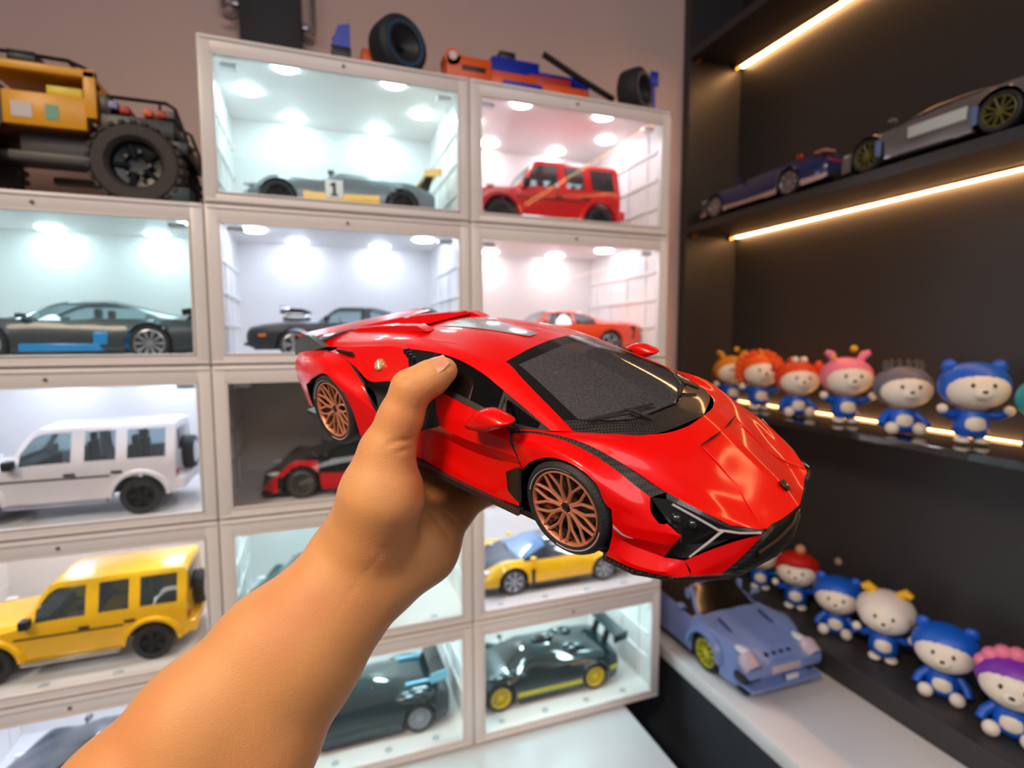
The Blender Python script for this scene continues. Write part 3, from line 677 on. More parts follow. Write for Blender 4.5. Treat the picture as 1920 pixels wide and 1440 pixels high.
def hp(name, rows, nu, nv, m, su=False, sv=False, both=True, whole=False, mask=None, label=None, angle=30, lift=0.0, soft=0):
    """held-car panel: rows given for y>=0; whole = mirrored inside one mesh, both = one object per side"""
    G = patch(rows, nu, nv, su, sv); out = []
    if soft: G = relax(G, soft)
    if lift:
        GG = [[np.array(p) for p in row] for row in G]
        for i in range(len(G)):
            for j in range(len(G[0])):
                a = G[min(i + 1, len(G) - 1)][j] - G[max(i - 1, 0)][j]; b = G[i][min(j + 1, len(G[0]) - 1)] - G[i][max(j - 1, 0)]
                n = np.cross(a, b); n = n / (np.linalg.norm(n) + 1e-9)
                if n[2] < -.01 or (abs(n[2]) < .01 and n[1] < 0): n = -n
                GG[i][j] = G[i][j] + n * lift
        G = GG
    for s in ((1,) if whole else ((1, -1) if both else (-1,))):
        mb = MB().grid([[(p[0], p[1] * s, p[2]) for p in row] for row in G], mask)
        if whole: mb.mirrored()
        out.append(mb.scaled(K).obj(name, m, held, angle, label, weld=3e-5))
    return out
# lines shared by neighbouring panels (right/left symmetric, y >= 0)
COWL = [(1.82, 0, .80), (1.79, .25, .788), (1.66, .48, .785), (1.47, .66, .79), (1.27, .78, .797)]
SU = [(.82, .880, .712), (1.05, .868, .768), (1.25, .853, .782), (1.45, .825, .76), (1.62, .80, .708), (1.77, .778, .650), (1.93, .765, .590), (2.07, .725, .535), (2.28, .63, .440), (2.43, .48, .392)]
SL = [(.82, .889, .700), (1.05, .885, .756), (1.25, .876, .768), (1.45, .866, .738), (1.62, .857, .682), (1.75, .848, .620), (1.873, .85, .572)]
WSE = [(.44, .52, 1.060), (.66, .59, .995), (.86, .655, .932), (1.06, .715, .868), (1.27, .78, .797)]
hp('bonnet', [
 [(1.82, 0, .80), (1.79, .25, .788), (1.66, .48, .785), (1.27, .78, .797), (1.05, .868, .768)],
 [(1.93, 0, .752), (1.90, .28, .735), (1.80, .50, .745), (1.46, .765, .832), (1.25, .853, .782)],
 [(2.05, 0, .682), (2.03, .29, .655), (1.95, .50, .660), (1.66, .735, .785), (1.45, .825, .76)],
 [(2.18, 0, .600), (2.16, .30, .545), (2.08, .48, .555), (1.86, .68, .675), (1.70, .790, .680)],
 [(2.32, 0, .505), (2.29, .29, .462), (2.22, .45, .475), (2.08, .62, .560), (1.93, .765, .590)],
 [(2.43, 0, .430), (2.385, .26, .402), (2.34, .40, .405), (2.25, .54, .452), (2.10, .712, .522)],
 [(2.505, 0, .36), (2.47, .22, .36), (2.44, .36, .375), (2.42, .47, .388), (2.28, .63, .440)]], 36, 24, R_red, whole=True, angle=40, soft=34)
for s in (1, -1):
    MB().tube([(1.95, s * .295, .712), (2.07, s * .297, .622), (2.20, s * .305, .515), (2.32, s * .38, .438), (2.42, s * .462, .392)], [.004, .006, .006, .006, .003], 6).scaled(K).obj('bonnet_crease', R_red, held, 60)
    MB().tube([(1.938, s * .31, .726), (1.955, s * .16, .735), (1.965, s * .04, .738)], [.003, .007, .003], 6).scaled(K).obj('bonnet_fold', R_hole, held, 60)
# fender top from the pillar foot to the bonnet
hp('front_wing_top', [
 [(1.27, .78, .797), (1.125, .842, .788), (.90, .878, .752), (.80, .886, .735)],
 [(1.05, .868, .768), (1.0, .872, .758), (.90, .877, .735), (.82, .880, .712)]], 3, 10, R_red)
hp('carbon_strip', [SU[:7], SL], 2, 30, R_carb, lift=-.004)
hp('front_wing', [
 SL,
 [(.88, .945, .64), (1.05, .965, .70), (1.25, .968, .735), (1.45, .965, .715), (1.60, .958, .64), (1.76, .94, .545), (1.90, .885, .50)],
 [(.975, .968, .50), (1.08, .988, .605), (1.25, .995, .690), (1.43, .995, .692), (1.58, .99, .622), (1.69, .982, .48), (1.96, .895, .45)]], 10, 36, R_red)
hp('wheel_arch_lip', [
 [(.975, .968, .50), (1.08, .988, .605), (1.25, .995, .690), (1.43, .995, .692), (1.58, .99, .622), (1.69, .982, .48), (1.705, .982, .33), (1.687, .985, .14)],
 [(.99, .80, .49), (1.09, .80, .595), (1.25, .80, .680), (1.43, .80, .682), (1.575, .80, .612), (1.68, .80, .475), (1.695, .80, .33), (1.677, .80, .14)]], 2, 40, R_blk)
hp('front_bumper_corner', [
 [(1.69, .982, .48), (1.80, .955, .475), (1.96, .895, .45), (2.00, .868, .452)],
 [(1.703, .984, .40), (1.83, .965, .40), (1.98, .905, .41), (2.088, .86, .40)],
 [(1.706, .984, .34), (1.83, .968, .335), (2.0, .905, .33), (2.05, .872, .33)],
 [(1.706, .984, .30), (1.82, .93, .25), (1.96, .885, .225), (2.0, .872, .218)],
 [(1.69, .987, .19), (1.85, .985, .165), (2.03, .915, .155), (2.10, .80, .20)],
 [(1.668, .988, .138), (1.87, .985, .138), (2.07, .89, .125), (2.15, .81, .122)]], 25, 12, R_red, angle=18, su=True)
hp('bumper_trim', [[(1.712, .9865, .385), (1.78, .982, .345), (1.84, .968, .335)], [(1.712, .9865, .362), (1.78, .982, .333), (1.84, .968, .332)]], 1, 8, R_drl, lift=.003)
hp('front_bumper_wedge', [
 [(2.10, .80, .20), (2.20, .725, .272), (2.31, .61, .325), (2.435, .50, .378)],
 [(2.14, .80, .155), (2.23, .73, .19), (2.31, .64, .215), (2.36, .585, .235)],
 [(2.15, .81, .122), (2.20, .765, .118), (2.24, .725, .115), (2.275, .69, .112)]], 8, 12, R_red)
hp('grille_blade', [[(2.435, .50, .378), (2.36, .585, .235), (2.275, .69, .112)], [(2.462, .455, .374), (2.395, .55, .235), (2.315, .645, .112)]], 2, 10, R_carb)
hp('centre_grille', [
 [(2.490, 0, .325), (2.465, .20, .33), (2.445, .34, .345), (2.462, .455, .374)],
 [(2.472, 0, .23), (2.447, .25, .23), (2.41, .42, .23), (2.395, .55, .235)],
 [(2.488, 0, .112), (2.455, .28, .112), (2.385, .50, .112), (2.315, .645, .112)]], 6, 12, R_hole, whole=True)
hp('grille_brow', [
 [(2.505, 0, .36), (2.47, .22, .36), (2.44, .36, .375), (2.435, .50, .378)],
 [(2.512, 0, .332), (2.482, .22, .335), (2.462, .36, .352), (2.462, .455, .374)],
 [(2.494, 0, .318), (2.468, .20, .322), (2.448, .34, .338), (2.462, .455, .374)]], 4, 12, R_blk, whole=True)
hp('grille_bar', [[(2.480, 0, .215), (2.455, .25, .215), (2.41, .45, .215)], [(2.502, 0, .200), (2.475, .25, .200), (2.425, .47, .200)], [(2.482, 0, .185), (2.457, .25, .185), (2.40, .50, .185)]], 3, 12, R_blk, whole=True)
# headlamp: black recess with a pale Y light guide
top = [(1.873, .85, .572), (1.95, .800, .565), (2.07, .735, .530), (2.28, .635, .437), (2.432, .500, .384)]
mid = [(1.98, .84, .46), (2.05, .79, .44), (2.13, .73, .42), (2.29, .62, .385), (2.432, .500, .382)]
bot = [(2.088, .86, .40), (2.06, .80, .31), (2.12, .73, .285), (2.28, .62, .335), (2.434, .500, .380)]
h = hp('headlamp', [top, mid, bot], 8, 20, R_blk)
hp('headlamp_lower', [[(2.088, .86, .40), (2.06, .80, .31), (2.12, .73, .285), (2.28, .62, .335)], [(2.0, .875, .225), (2.03, .82, .215), (2.10, .78, .21), (2.205, .70, .285)]], 5, 12, R_hole)
hp('headlamp_carbon', [[(1.93, .765, .590), (2.07, .725, .535), (2.28, .63, .440), (2.43, .48, .392)], [(1.95, .80, .567), (2.08, .745, .515), (2.28, .643, .425), (2.434, .505, .384)]], 3, 14, R_carb, lift=.003)
for s, hh in zip((1, -1), h):
    g = MB().tube([(1.99, s * .80, .545), (2.10, s * .745, .485), (2.235, s * .675, .405), (2.255, s * .665, .395)], .0085, 6)
    g.tube([(2.235, s * .672, .405), (2.33, s * .60, .39), (2.425, s * .515, .387)], .0085, 6)
    g.tube([(2.25, s * .668, .40), (2.20, s * .715, .33), (2.12, s * .785, .225)], [.0085, .0085, .006], 6)
    g.scaled(K).obj('light_guide', R_drl, hh, 50, 'pale Y shaped light guide')
    for c, r in (((2.02, s * .795, .46), .035), ((2.10, s * .745, .43), .03)):
        MB().ball(c, r, 12, 8).scaled(K).obj('lamp_lens', mat('dark_lens', (30, 32, 38), .08, coat=.9), hh)
# windscreen, its black border and the cowl
def wsrow(t):
    e = [np.array(p) for p in WSE]; c0 = np.array((.47, 0, 1.125)); c1 = np.array((1.82, 0, .80)); return None
WS = [
 [(.47, 0, 1.125), (.465, .27, 1.108), (.44, .52, 1.060)],
 [(.82, 0, 1.055), (.79, .31, 1.035), (.66, .59, .995)],
 [(1.15, 0, .962), (1.09, .36, .945), (.86, .655, .932)],
 [(1.45, 0, .872), (1.36, .42, .862), (1.06, .715, .868)],
 [(1.66, 0, .815), (1.52, .46, .815), (1.17, .75, .832)],
 [(1.82, 0, .80), (1.66, .48, .785), (1.27, .78, .797)]]
NU, NV = 40, 24
def in_glass(i, j): return 3 <= i < 29 and j < NV - 3
hp('windscreen', WS, NU, NV, R_glass, whole=True, mask=in_glass)
hp('windscreen_border', WS, NU, NV, R_frit, whole=True, mask=lambda i, j: i < 30 and not in_glass(i, j))
hp('cowl', WS, NU, NV, R_carb, whole=True, mask=lambda i, j: i >= 30)
for y0, pts in ((0, [(1.30, -.66, .852), (1.44, -.42, .882), (1.52, -.18, .868)]), (1, [(1.60, .10, .862), (1.50, .34, .868), (1.36, .52, .868)])):
    wp = MB().tube(pts, .011, 6); wp.tube([(1.60, pts[1][1] + .08, .835), ((pts[1][0] + .02), pts[1][1], pts[1][2] + .012)], .014, 6)
    wp.scaled(K).obj('wiper', R_blk, held)
# roof, rails, side glass
T1 = [(.10, 0, 1.150), (.10, .26, 1.137), (.08, .50, 1.098)]
ROOF = [[(.47, 0, 1.125), (.465, .27, 1.108), (.44, .52, 1.060)], T1, [(-.28, 0, 1.155), (-.28, .26, 1.14), (-.26, .50, 1.098)], [(-.65, 0, 1.135), (-.65, .28, 1.12), (-.65, .52, 1.07)]]
hp('roof', ROOF, 24, 20, R_red, whole=True)
def rz_(x, y): return pchip([-.65, -.28, .10, .47], [1.135, 1.155, 1.150, 1.125])(x) - .0145 * (y / .26) ** 2
hp('roof_glass_strip', [[(x, wd * f, rz_(x, wd * f) + .005) for f in (0, .5, 1)] for x, wd in ((.30, .055), (.22, .075), (.0, .115), (-.30, .17), (-.63, .22))], 16, 8, R_roofg, whole=True)
DLO = [(1.125, .842, .788), (.92, .80, .845), (.70, .755, .902), (.53, .725, .950), (.36, .70, .998), (.08, .665, 1.040), (-.19, .652, 1.045), (-.47, .655, 1.026), (-.65, .660, 1.010)]
hp('roof_rail', [
 [(1.27, .78, .797), (1.06, .715, .868), (.86, .655, .932), (.66, .59, .995), (.44, .52, 1.060), (.08, .50, 1.098), (-.19, .50, 1.099), (-.45, .51, 1.088), (-.65, .52, 1.07)],
 [(1.20, .822, .800), (1.00, .768, .868), (.79, .715, .928), (.60, .67, .985), (.40, .625, 1.040), (.08, .595, 1.078), (-.19, .585, 1.08), (-.46, .59, 1.062), (-.65, .60, 1.045)],
 DLO], 6, 40, R_red)
BELT = [(1.125, .842, .788), (.92, .872, .757), (.774, .885, .742), (.516, .888, .782), (.30, .888, .806), (.096, .88, .829), (-.15, .852, .862), (-.40, .80, .900), (-.65, .660, 1.010)]
SG = [DLO, BELT]
NS = 48
def seg(a, b): return lambda i, j: a <= j < b and 0 <= i
hp('side_window', SG, 6, NS, R_sideg, mask=lambda i, j: 15 <= j < 36 and i >= 0 and not (i == 5), lift=-.006)
hp('quarter_window', SG, 6, NS, R_sideg, mask=lambda i, j: 3 <= j < 13 and 0 < i < 5, lift=-.006)
hp('rear_quarter_window', SG, 6, NS, R_frit, mask=lambda i, j: 37 <= j < 43 and 0 <= i < 5, lift=-.006)
hp('window_frame', SG, 6, NS, R_blk, mask=lambda i, j: j < 3 or 13 <= j < 15 or 36 <= j < 37 or i == 5 or (i in (0, 5) and j < 13) or j >= 43, lift=-.002)
for s in (1, -1):       # louvres behind the side glass
    for k in range(4):
        x = -.42 - k * .05
        MB().box((x - .012, s * (.72 + k * -.012) - .03, .93 + k * .018), (x + .012, s * (.72 - k * .012) + .03, .99 + k * .012), bev=.004).scaled(K).obj('louvre', R_blk, held)
    MB().tube([(.88, s * .895, .735), (.74, s * .92, .86), (.68, s * .80, .905)], .014, 6).scaled(K).obj('window_pillar', R_blk, held)
# door and side
hp('door', [
 [(.0, .872, .842), (.30, .890, .804), (.55, .890, .776), (.80, .887, .735)],
 [(.06, .930, .68), (.33, .945, .675), (.60, .952, .675), (.84, .945, .665)],
 [(.118, .955, .580), (.38, .972, .565), (.64, .975, .57), (.92, .966, .58)],
 [(-.05, .925, .50), (.28, .918, .45), (.62, .925, .455), (.955, .958, .525)],
 [(-.17, .935, .444), (.2, .935, .33), (.62, .95, .32), (.965, .966, .42)],
 [(-.12, .950, .255), (.25, .968, .235), (.62, .975, .225), (.955, .972, .30)],
 [(-.10, .958, .205), (.3, .976, .185), (.64, .980, .182), (.95, .980, .20)]], 30, 16, R_red, angle=14, su=True)
hp('door_edge', [[(.80, .887, .735), (.84, .945, .665), (.92, .966, .58), (.955, .962, .52), (.975, .968, .46)], [(.822, .889, .708), (.885, .948, .635), (.945, .967, .56), (.972, .967, .51), (.98, .968, .49)]], 1, 12, R_hole, lift=-.004)
hp('side_intake', [
 [(-.90, .93, .69), (-.72, .92, .75), (-.50, .91, .80), (-.2, .885, .80), (.0, .872, .842)],
 [(-.80, .90, .62), (-.62, .86, .62), (-.40, .85, .62), (-.15, .85, .62), (.06, .930, .68)],
 [(-.672, .97, .513), (-.50, .92, .48), (-.35, .91, .47), (-.1, .90, .50), (.118, .955, .580)],
 [(-.66, .985, .45), (-.5, .93, .42), (-.40, .92, .42), (-.25, .93, .43), (-.10, .935, .48)]], 12, 20, R_hole)
hp('intake_frame', [[(-.92, .955, .685), (-.80, .967, .60), (-.68, .985, .505), (-.5, .96, .47)], [(-.88, .95, .665), (-.77, .96, .595), (-.645, .97, .525), (-.48, .95, .485)]], 1, 12, R_blk, lift=.004)
hp('rear_sill', [
 [(-.92, 1.00, .50), (-.68, .985, .49), (-.4, .95, .43), (-.17, .937, .444)],
 [(-.90, 1.01, .38), (-.66, 1.0, .34), (-.4, .975, .31), (-.14, .945, .33)],
 [(-.90, 1.01, .20), (-.66, 1.0, .20), (-.4, .975, .20), (-.10, .958, .205)]], 6, 12, R_red)
hp('front_fin', [[(.84, .985, .44), (.96, .99, .52), (.985, .985, .50)], [(.86, .99, .30), (.93, .995, .26), (.985, .99, .24)]], 3, 6, R_blk, lift=.004)
# haunch, rear wing panels, engine cover
E_ = [(-.65, .66, 1.010), (-1.05, .685, .965), (-1.5, .715, .885), (-1.9, .74, .825), (-2.22, .757, .780)]
hp('shoulder_panel', [
 [(-.40, .80, .900), (-.65, .66, 1.010), (-1.05, .685, .965), (-1.45, .71, .892), (-1.62, .722, .862)],
 [(-.46, .86, .85), (-.62, .79, .875), (-.95, .76, .86), (-1.30, .77, .845), (-1.62, .775, .845)],
 [(-.52, .91, .79), (-.70, .895, .745), (-.92, .88, .715), (-1.19, .845, .795), (-1.60, .825, .852)]], 10, 24, R_red)
hp('rear_window_fillet', [[(.0, .872, .842), (-.2, .86, .855), (-.40, .80, .900)], [(-.0, .872, .842), (-.25, .885, .80), (-.52, .91, .79)]], 3, 8, R_blk)
hp('rear_wing_slit', [[(-.90, .915, .700), (-1.19, .850, .790), (-1.60, .828, .850), (-1.9, .80, .805)], [(-.90, .93, .680), (-1.19, .868, .775), (-1.60, .842, .842), (-1.9, .81, .80)]], 1, 16, R_carb, lift=.006)
hp('rear_wing_panel', [
 [(-2.25, .80, .740), (-1.95, .815, .795), (-1.607, .832, .850), (-1.35, .845, .825), (-1.10, .865, .765), (-.90, .93, .682)],
 [(-2.22, .88, .66), (-1.95, .93, .74), (-1.62, .965, .795), (-1.35, .975, .785), (-1.06, .965, .70), (-.80, .967, .60)],
 [(-2.18, .92, .57), (-1.90, .99, .65), (-1.60, 1.02, .70), (-1.35, 1.03, .735), (-1.04, 1.02, .64), (-.73, .98, .53)],
 [(-2.14, .925, .48), (-1.80, 1.02, .52), (-1.60, 1.035, .635), (-1.35, 1.04, .722), (-1.08, 1.035, .60), (-.68, .985, .50)]], 14, 40, R_red)
hp('rear_quarter', [
 [(-2.14, .925, .48), (-1.95, .98, .49), (-1.80, 1.02, .52)],
 [(-2.09, .925, .38), (-1.92, .985, .40), (-1.78, 1.02, .42)],
 [(-2.02, .92, .26), (-1.88, .98, .27), (-1.745, 1.01, .28)]], 6, 8, R_red)
hp('rear_quarter_front', [[(-1.08, 1.035, .60), (-.90, 1.01, .55), (-.68, .985, .50)], [(-.985, 1.03, .44), (-.88, 1.015, .42), (-.70, 1.0, .40)], [(-.92, 1.025, .22), (-.90, 1.015, .21), (-.88, 1.01, .20)]], 8, 6, R_red)
hp('rear_arch_lip', [
 [(-1.745, 1.01, .28), (-1.78, 1.02, .42), (-1.74, 1.025, .55), (-1.60, 1.035, .650), (-1.35, 1.04, .722), (-1.08, 1.035, .61), (-.985, 1.03, .44), (-.92, 1.025, .22)],
 [(-1.745, .80, .28), (-1.77, .80, .42), (-1.73, .80, .54), (-1.59, .80, .64), (-1.35, .80, .712), (-1.085, .80, .60), (-.99, .80, .44), (-.925, .80, .22)]], 2, 36, R_blk)
DECK = [[(-.65, 0, 1.135), (-.65, .28, 1.12), (-.65, .52, 1.07), (-.65, .66, 1.010)],
 [(-1.1, 0, 1.075), (-1.1, .30, 1.06), (-1.07, .55, 1.02), (-1.05, .685, .965)],
 [(-1.55, 0, .995), (-1.55, .33, .985), (-1.52, .58, .94), (-1.5, .715, .885)],
 [(-2.0, 0, .905), (-2.0, .36, .90), (-1.95, .62, .865), (-1.9, .74, .825)],
 [(-2.30, 0, .845), (-2.30, .38, .84), (-2.26, .64, .81), (-2.22, .757, .780)]]
hp('engine_cover', DECK, 30, 24, R_red, whole=True)
# raised spine and its slats
for k in range(5):
    x = -.78 - k * .24; zc = 1.12 - k * .046
    MB().prism([(x, zc + .012), (x - .20, zc - .030), (x - .20, zc - .005), (x - .05, zc + .040)], -.30 + k * .015, .30 - k * .015).scaled(K).obj('engine_slat', R_red, held)
for s in (1, -1):
    MB().prism([(-.60, 1.115), (-1.65, .955), (-1.9, .90), (-1.75, .975), (-1.2, 1.085), (-.75, 1.15)], s * .36 - .05, s * .36 + .05).scaled(K).obj('engine_rail', R_red, held)
    MB().prism([(-1.30, .885), (-1.56, .868), (-1.50, .845), (-1.26, .85)], s * .775 - .02, s * .775 + .012).scaled(K).obj('shoulder_vent', R_hole, held)
    md = MB().lathe([(0, .018), (.050, .016), (.058, .006), (.060, 0)], 20, axis='z')
    n = Vector((.12, s * .80, .58)).normalized(); MM = Matrix.Translation((-.83, s * .795, .853)) @ n.to_track_quat('Z', 'Y').to_matrix().to_4x4(); md.v = [tuple(MM @ Vector(p)) for p in md.v]
    mo = md.scaled(K).obj('fuel_cap', mat('gold_medallion', (226, 172, 118), .35, .7), held, 40, 'round gold fuel cap')
    st = MB()
    for a in (0, PI / 3, 2 * PI / 3):
        st.tube([(.04 * math.cos(a), .04 * math.sin(a), .019), (-.04 * math.cos(a), -.04 * math.sin(a), .019)], .006, 5)
    st.v = [tuple(MM @ Vector(p)) for p in st.v]; st.scaled(K).obj('fuel_cap_relief', mat('pale_gold', (246, 220, 180), .35, .5), mo)
    # spoiler uprights and mirrors
    MB().prism([(-2.33, .67), (-2.30, .80), (-2.09, .945), (-1.98, .95), (-1.72, .865), (-1.95, .79)], s * .795 - .03, s * .795 + .03).scaled(K).obj('spoiler_upright', mat('spoiler_grey', (70, 78, 78), .35, coat=.3), held)
    ring = smooth_rows([(.53, .742), (.60, .83), (.68, .895), (.78, .915), (.925, .885), (.94, .85), (.80, .772), (.70, .742), (.585, .728), (.53, .742)], 36)
    mr = MB().grid([[(.735 + (p[0] - .735) * q, s * yy, .825 + (p[1] - .825) * q) for p in ring] for q, yy in ((.001, .955), (.6, .957), (.9, .975), (1.0, 1.02), (.97, 1.07), (.86, 1.105), (.55, 1.125), (.001, 1.13))])
    mo = mr.scaled(K).obj('wing_mirror', R_red, held, 60)
    MB().tube([(.83, s * .895, .75), (.82, s * .95, .775), (.80, s * 1.02, .80)], [.03, .026, .03], 8, flat=.6).scaled(K).obj('mirror_arm', R_blk, mo)
    MB().prism([(-.95, .148), (.965, .142), (.985, .160), (.97, .185), (-.95, .20)], s * .955, s * 1.012).scaled(K).obj('side_skirt', R_carb, held, None)
MB().prism([(-2.35, .87), (-2.22, .925), (-1.98, .945), (-1.92, .935), (-2.2, .885)], -.77, .77).scaled(K).obj('rear_spoiler', R_red, held)
sp = [(1.655, .995), (1.87, .995), (2.085, .895), (2.285, .705), (2.375, .575), (2.478, .26), (2.510, 0)]
MB().prism([(1.6, 0)] + [(1.6, .9)] + sp, .098, .124, axis='z').mirrored().scaled(K).obj('front_splitter', R_carb, held, None)
MB().box((-2.05, -.93, .10), (1.66, .93, .15)).scaled(K).obj('underbody', R_blk, held, None)
MB().box((-2.0, -.78, .15), (-.75, .78, .62)).box((1.72, -.62, .15), (2.2, .62, .34)).box((.9, -.7, .15), (1.25, .7, .6)).scaled(K).obj('chassis_core', R_hole, held, None)
hp('tail_panel', [[(-2.30, 0, .845), (-2.26, .64, .81), (-2.25, .80, .74)], [(-2.22, 0, .60), (-2.2, .6, .60), (-2.18, .92, .57)], [(-2.10, 0, .30), (-2.08, .6, .30), (-2.02, .92, .26)]], 6, 12, R_blk, whole=True)
for s in (1, -1):
    for k in range(3): MB().box((-2.27, s * (.50 + .12 * k) - .045, .66), (-2.22, s * (.50 + .12 * k) + .045, .72), bev=.012).scaled(K).obj('tail_lamp', M_taill, held)
MB().lathe([(0, -2.25), (.07, -2.26), (.08, -2.2)], 6, Matrix.Translation((0, 0, .5)), axis='x').scaled(K).obj('exhaust', M_chrome, held)
# emblem: small black shield with a gold rim
nrm = Vector((.58, 0, .81)).normalized(); MM = Matrix.Translation((2.388, 0, .466)) @ nrm.to_track_quat('Z', 'X').to_matrix().to_4x4()
def shield(k, z0, z1):
    out = [(-.045, .03), (-.048, -.01), (-.03, -.05), (0, -.068), (.03, -.05), (.048, -.01), (.045, .03), (.02, .042), (0, .046), (-.02, .042)]
    b = MB().prism([(x * k, y * k) for x, y in out], z0, z1, axis='z'); return b
def emb(mb):
    mb.v = [tuple(Matrix.Translation((2.392, 0, .463)) @ Vector((-p[1] * -.815 * 1.0 - 0 + p[2] * .58, p[0], p[1] * -.58 * -1.0 * -1.0 + p[2] * .815)) if False else Matrix.Translation((2.392, 0, .463)) @ Vector((-.815 * p[1] + .58 * p[2], p[0], .58 * p[1] + .815 * p[2]))) for p in mb.v]; return mb.scaled(K)
eb = emb(shield(.72, 0, .010)).obj('emblem', R_blk, held, None, 'small black shield emblem')
emb(MB().tube([(-0.0144, -0.0144, .012), (-0.0058, 0.0058, .012), (0.0086, 0.0086, .012), (0.0158, -0.0043, .012), (0.0086, -0.0202, .012)], .005, 5).tube([(-0.0274, 0.0187, .011), (-0.0295, -0.0072, .011), (-0.0187, -0.0324, .011), (0.0000, -0.0432, .011), (0.0187, -0.0324, .011), (0.0295, -0.0072, .011), (0.0274, 0.0187, .011), (-0.0274, 0.0187, .011)], .003, 4)).obj('emblem_relief', mat('emblem_gold', (84, 70, 48), .4, .6), eb, None)
# cabin
for s in (1, -1):
    MB().box((-.18, s * .36 - .24, .28), (.40, s * .36 + .24, .42), bev=.06).box((-.34, s * .36 - .23, .34), (-.14, s * .36 + .23, .92), bev=.07).scaled(K).obj('seat', R_int, held)
MB().box((.72, -.66, .50), (1.30, .66, .72), bev=.08).scaled(K).obj('dashboard', R_intd, held)
MB().lathe([(.16, -.016), (.185, 0), (.16, .016)], 20, Matrix.Translation((.62, .36, .76)) @ Matrix.Rotation(PI / 2, 4, 'Z') @ Matrix.Rotation(.35, 4, 'X')).scaled(K).obj('steering_wheel', R_blk, held)
MB().box((-.70, -.74, .16), (.9, .74, .24)).box((-.72, -.62, .2), (-.60, .62, 1.0)).scaled(K).obj('cabin_tub', R_intd, held, None)
MB().box((.50, -.10, 1.03), (.56, .10, 1.075), bev=.012).scaled(K).obj('interior_mirror', R_blk, held)
# wheels: tyre with a pale rim line, lattice copper rim
_hw = {}
def held_wheel(rad, rimr, wid):
    w2 = wid / 2
    ty = MB().lathe([(rimr * .98, -w2 + .02), (rimr * .985, w2 * .80), (rimr * 1.02, w2 * .93), (rimr + (rad - rimr) * .45, w2), (rad - .030, w2 - .004), (rad - .010, w2 - .022), (rad, w2 - .05), (rad, -w2 + .05), (rad - .02, -w2 + .01), (rimr, -w2)], 64)
    n = 44
    for k in range(n):                            # shoulder tread blocks
        a = 2 * PI * k / n; M_ = Matrix.Rotation(-a, 4, 'Y')
        ty.box((rad - .012, w2 - .085, -.016), (rad + .0010, w2 - .050, .010), M_)
        ty.box((rad - .012, -.03, -.012), (rad + .0010, w2 - .100, .014), M_)
    tym = ty.scaled(K).mesh('tyre', M_tyre, 35)
    ln = MB().lathe([(rimr * 1.055, w2 * .968), (rimr * 1.068, w2 * .985), (rimr * 1.08, w2 * .99)], 40, arc=(.15, 1.75)).lathe([(rimr * 1.055, w2 * .968), (rimr * 1.068, w2 * .985), (rimr * 1.08, w2 * .99)], 40, arc=(PI + .15, PI + 1.75)).scaled(K).mesh('tyre_stripe', R_drl, 60)
    rim = MB().lathe([(rimr * 1.0, w2 * .80), (rimr * .985, w2 * .93), (rimr * .955, w2 * .95), (rimr * .93, w2 * .86), (rimr * .915, w2 * .70), (rimr * .90, -w2 * .6)], 64)
    def P(r, a, h): return Vector((r * rimr * math.cos(a), h * w2, r * rimr * math.sin(a)))
    ns = 10
    for k in range(ns):
        a = 2 * PI * k / ns; d = 2 * PI / ns
        for sg in (1, -1):
            rim.tube([P(.15, a + sg * .09, .62), P(.38, a + sg * .035, .68), P(.58, a + sg * .075, .74), P(.945, a + sg * d * .36, .84)], [.015, .012, .011, .012], 6)
    rim.lathe([(rimr * .13, .70 * w2), (rimr * .185, .68 * w2), (rimr * .20, .5 * w2)], 24)
    for k in range(5):
        a = 2 * PI * k / 5 + .3; rim.ball(tuple(P(.155, a, .70)), .008, 8, 6)
    rimm = rim.scaled(K).mesh('rim', R_copper, 40)
    bar = MB().lathe([(0, -.1 * w2), (rimr * .5, -.08 * w2), (rimr * .5, -.2 * w2), (rimr * .91, -.2 * w2), (rimr * .91, .70 * w2)], 40).scaled(K).mesh('rim_barrel', R_copdark, 40)
    disc = MB().lathe([(rimr * .18, .05 * w2), (rimr * .70, .05 * w2), (rimr * .70, -.05 * w2)], 40).scaled(K).mesh('brake_disc', mat('brake_steel', (70, 66, 64), .4, .7), 40)
    cap = MB().lathe([(0, .78 * w2), (rimr * .09, .77 * w2), (rimr * .12, .72 * w2), (rimr * .13, .6 * w2)], 20).scaled(K).mesh('hub_cap', R_blk, 40)
    return tym, ln, rimm, bar, disc, cap
for (ax, az, y, rad, rimr, wid, steer) in ((1.35, .345, .885, .335, .268, .24, -.03), (-1.35, .358, .90, .355, .275, .28, 0)):
    ms = held_wheel(rad, rimr, wid)
    for s in (1, -1):
        e = empty('wheel', (ax * K, s * y * K, az * K), (0 if s == 1 else PI) + steer, held)
        for nme, me in zip(('tyre', 'tyre_stripe', 'rim', 'rim_barrel', 'brake_disc', 'hub_cap'), ms): child(nme, me, e)
        MB().box((-.10, -.03, .10), (.10, .05, .2), bev=.02).scaled(K).obj('brake_caliper', R_blk, e)

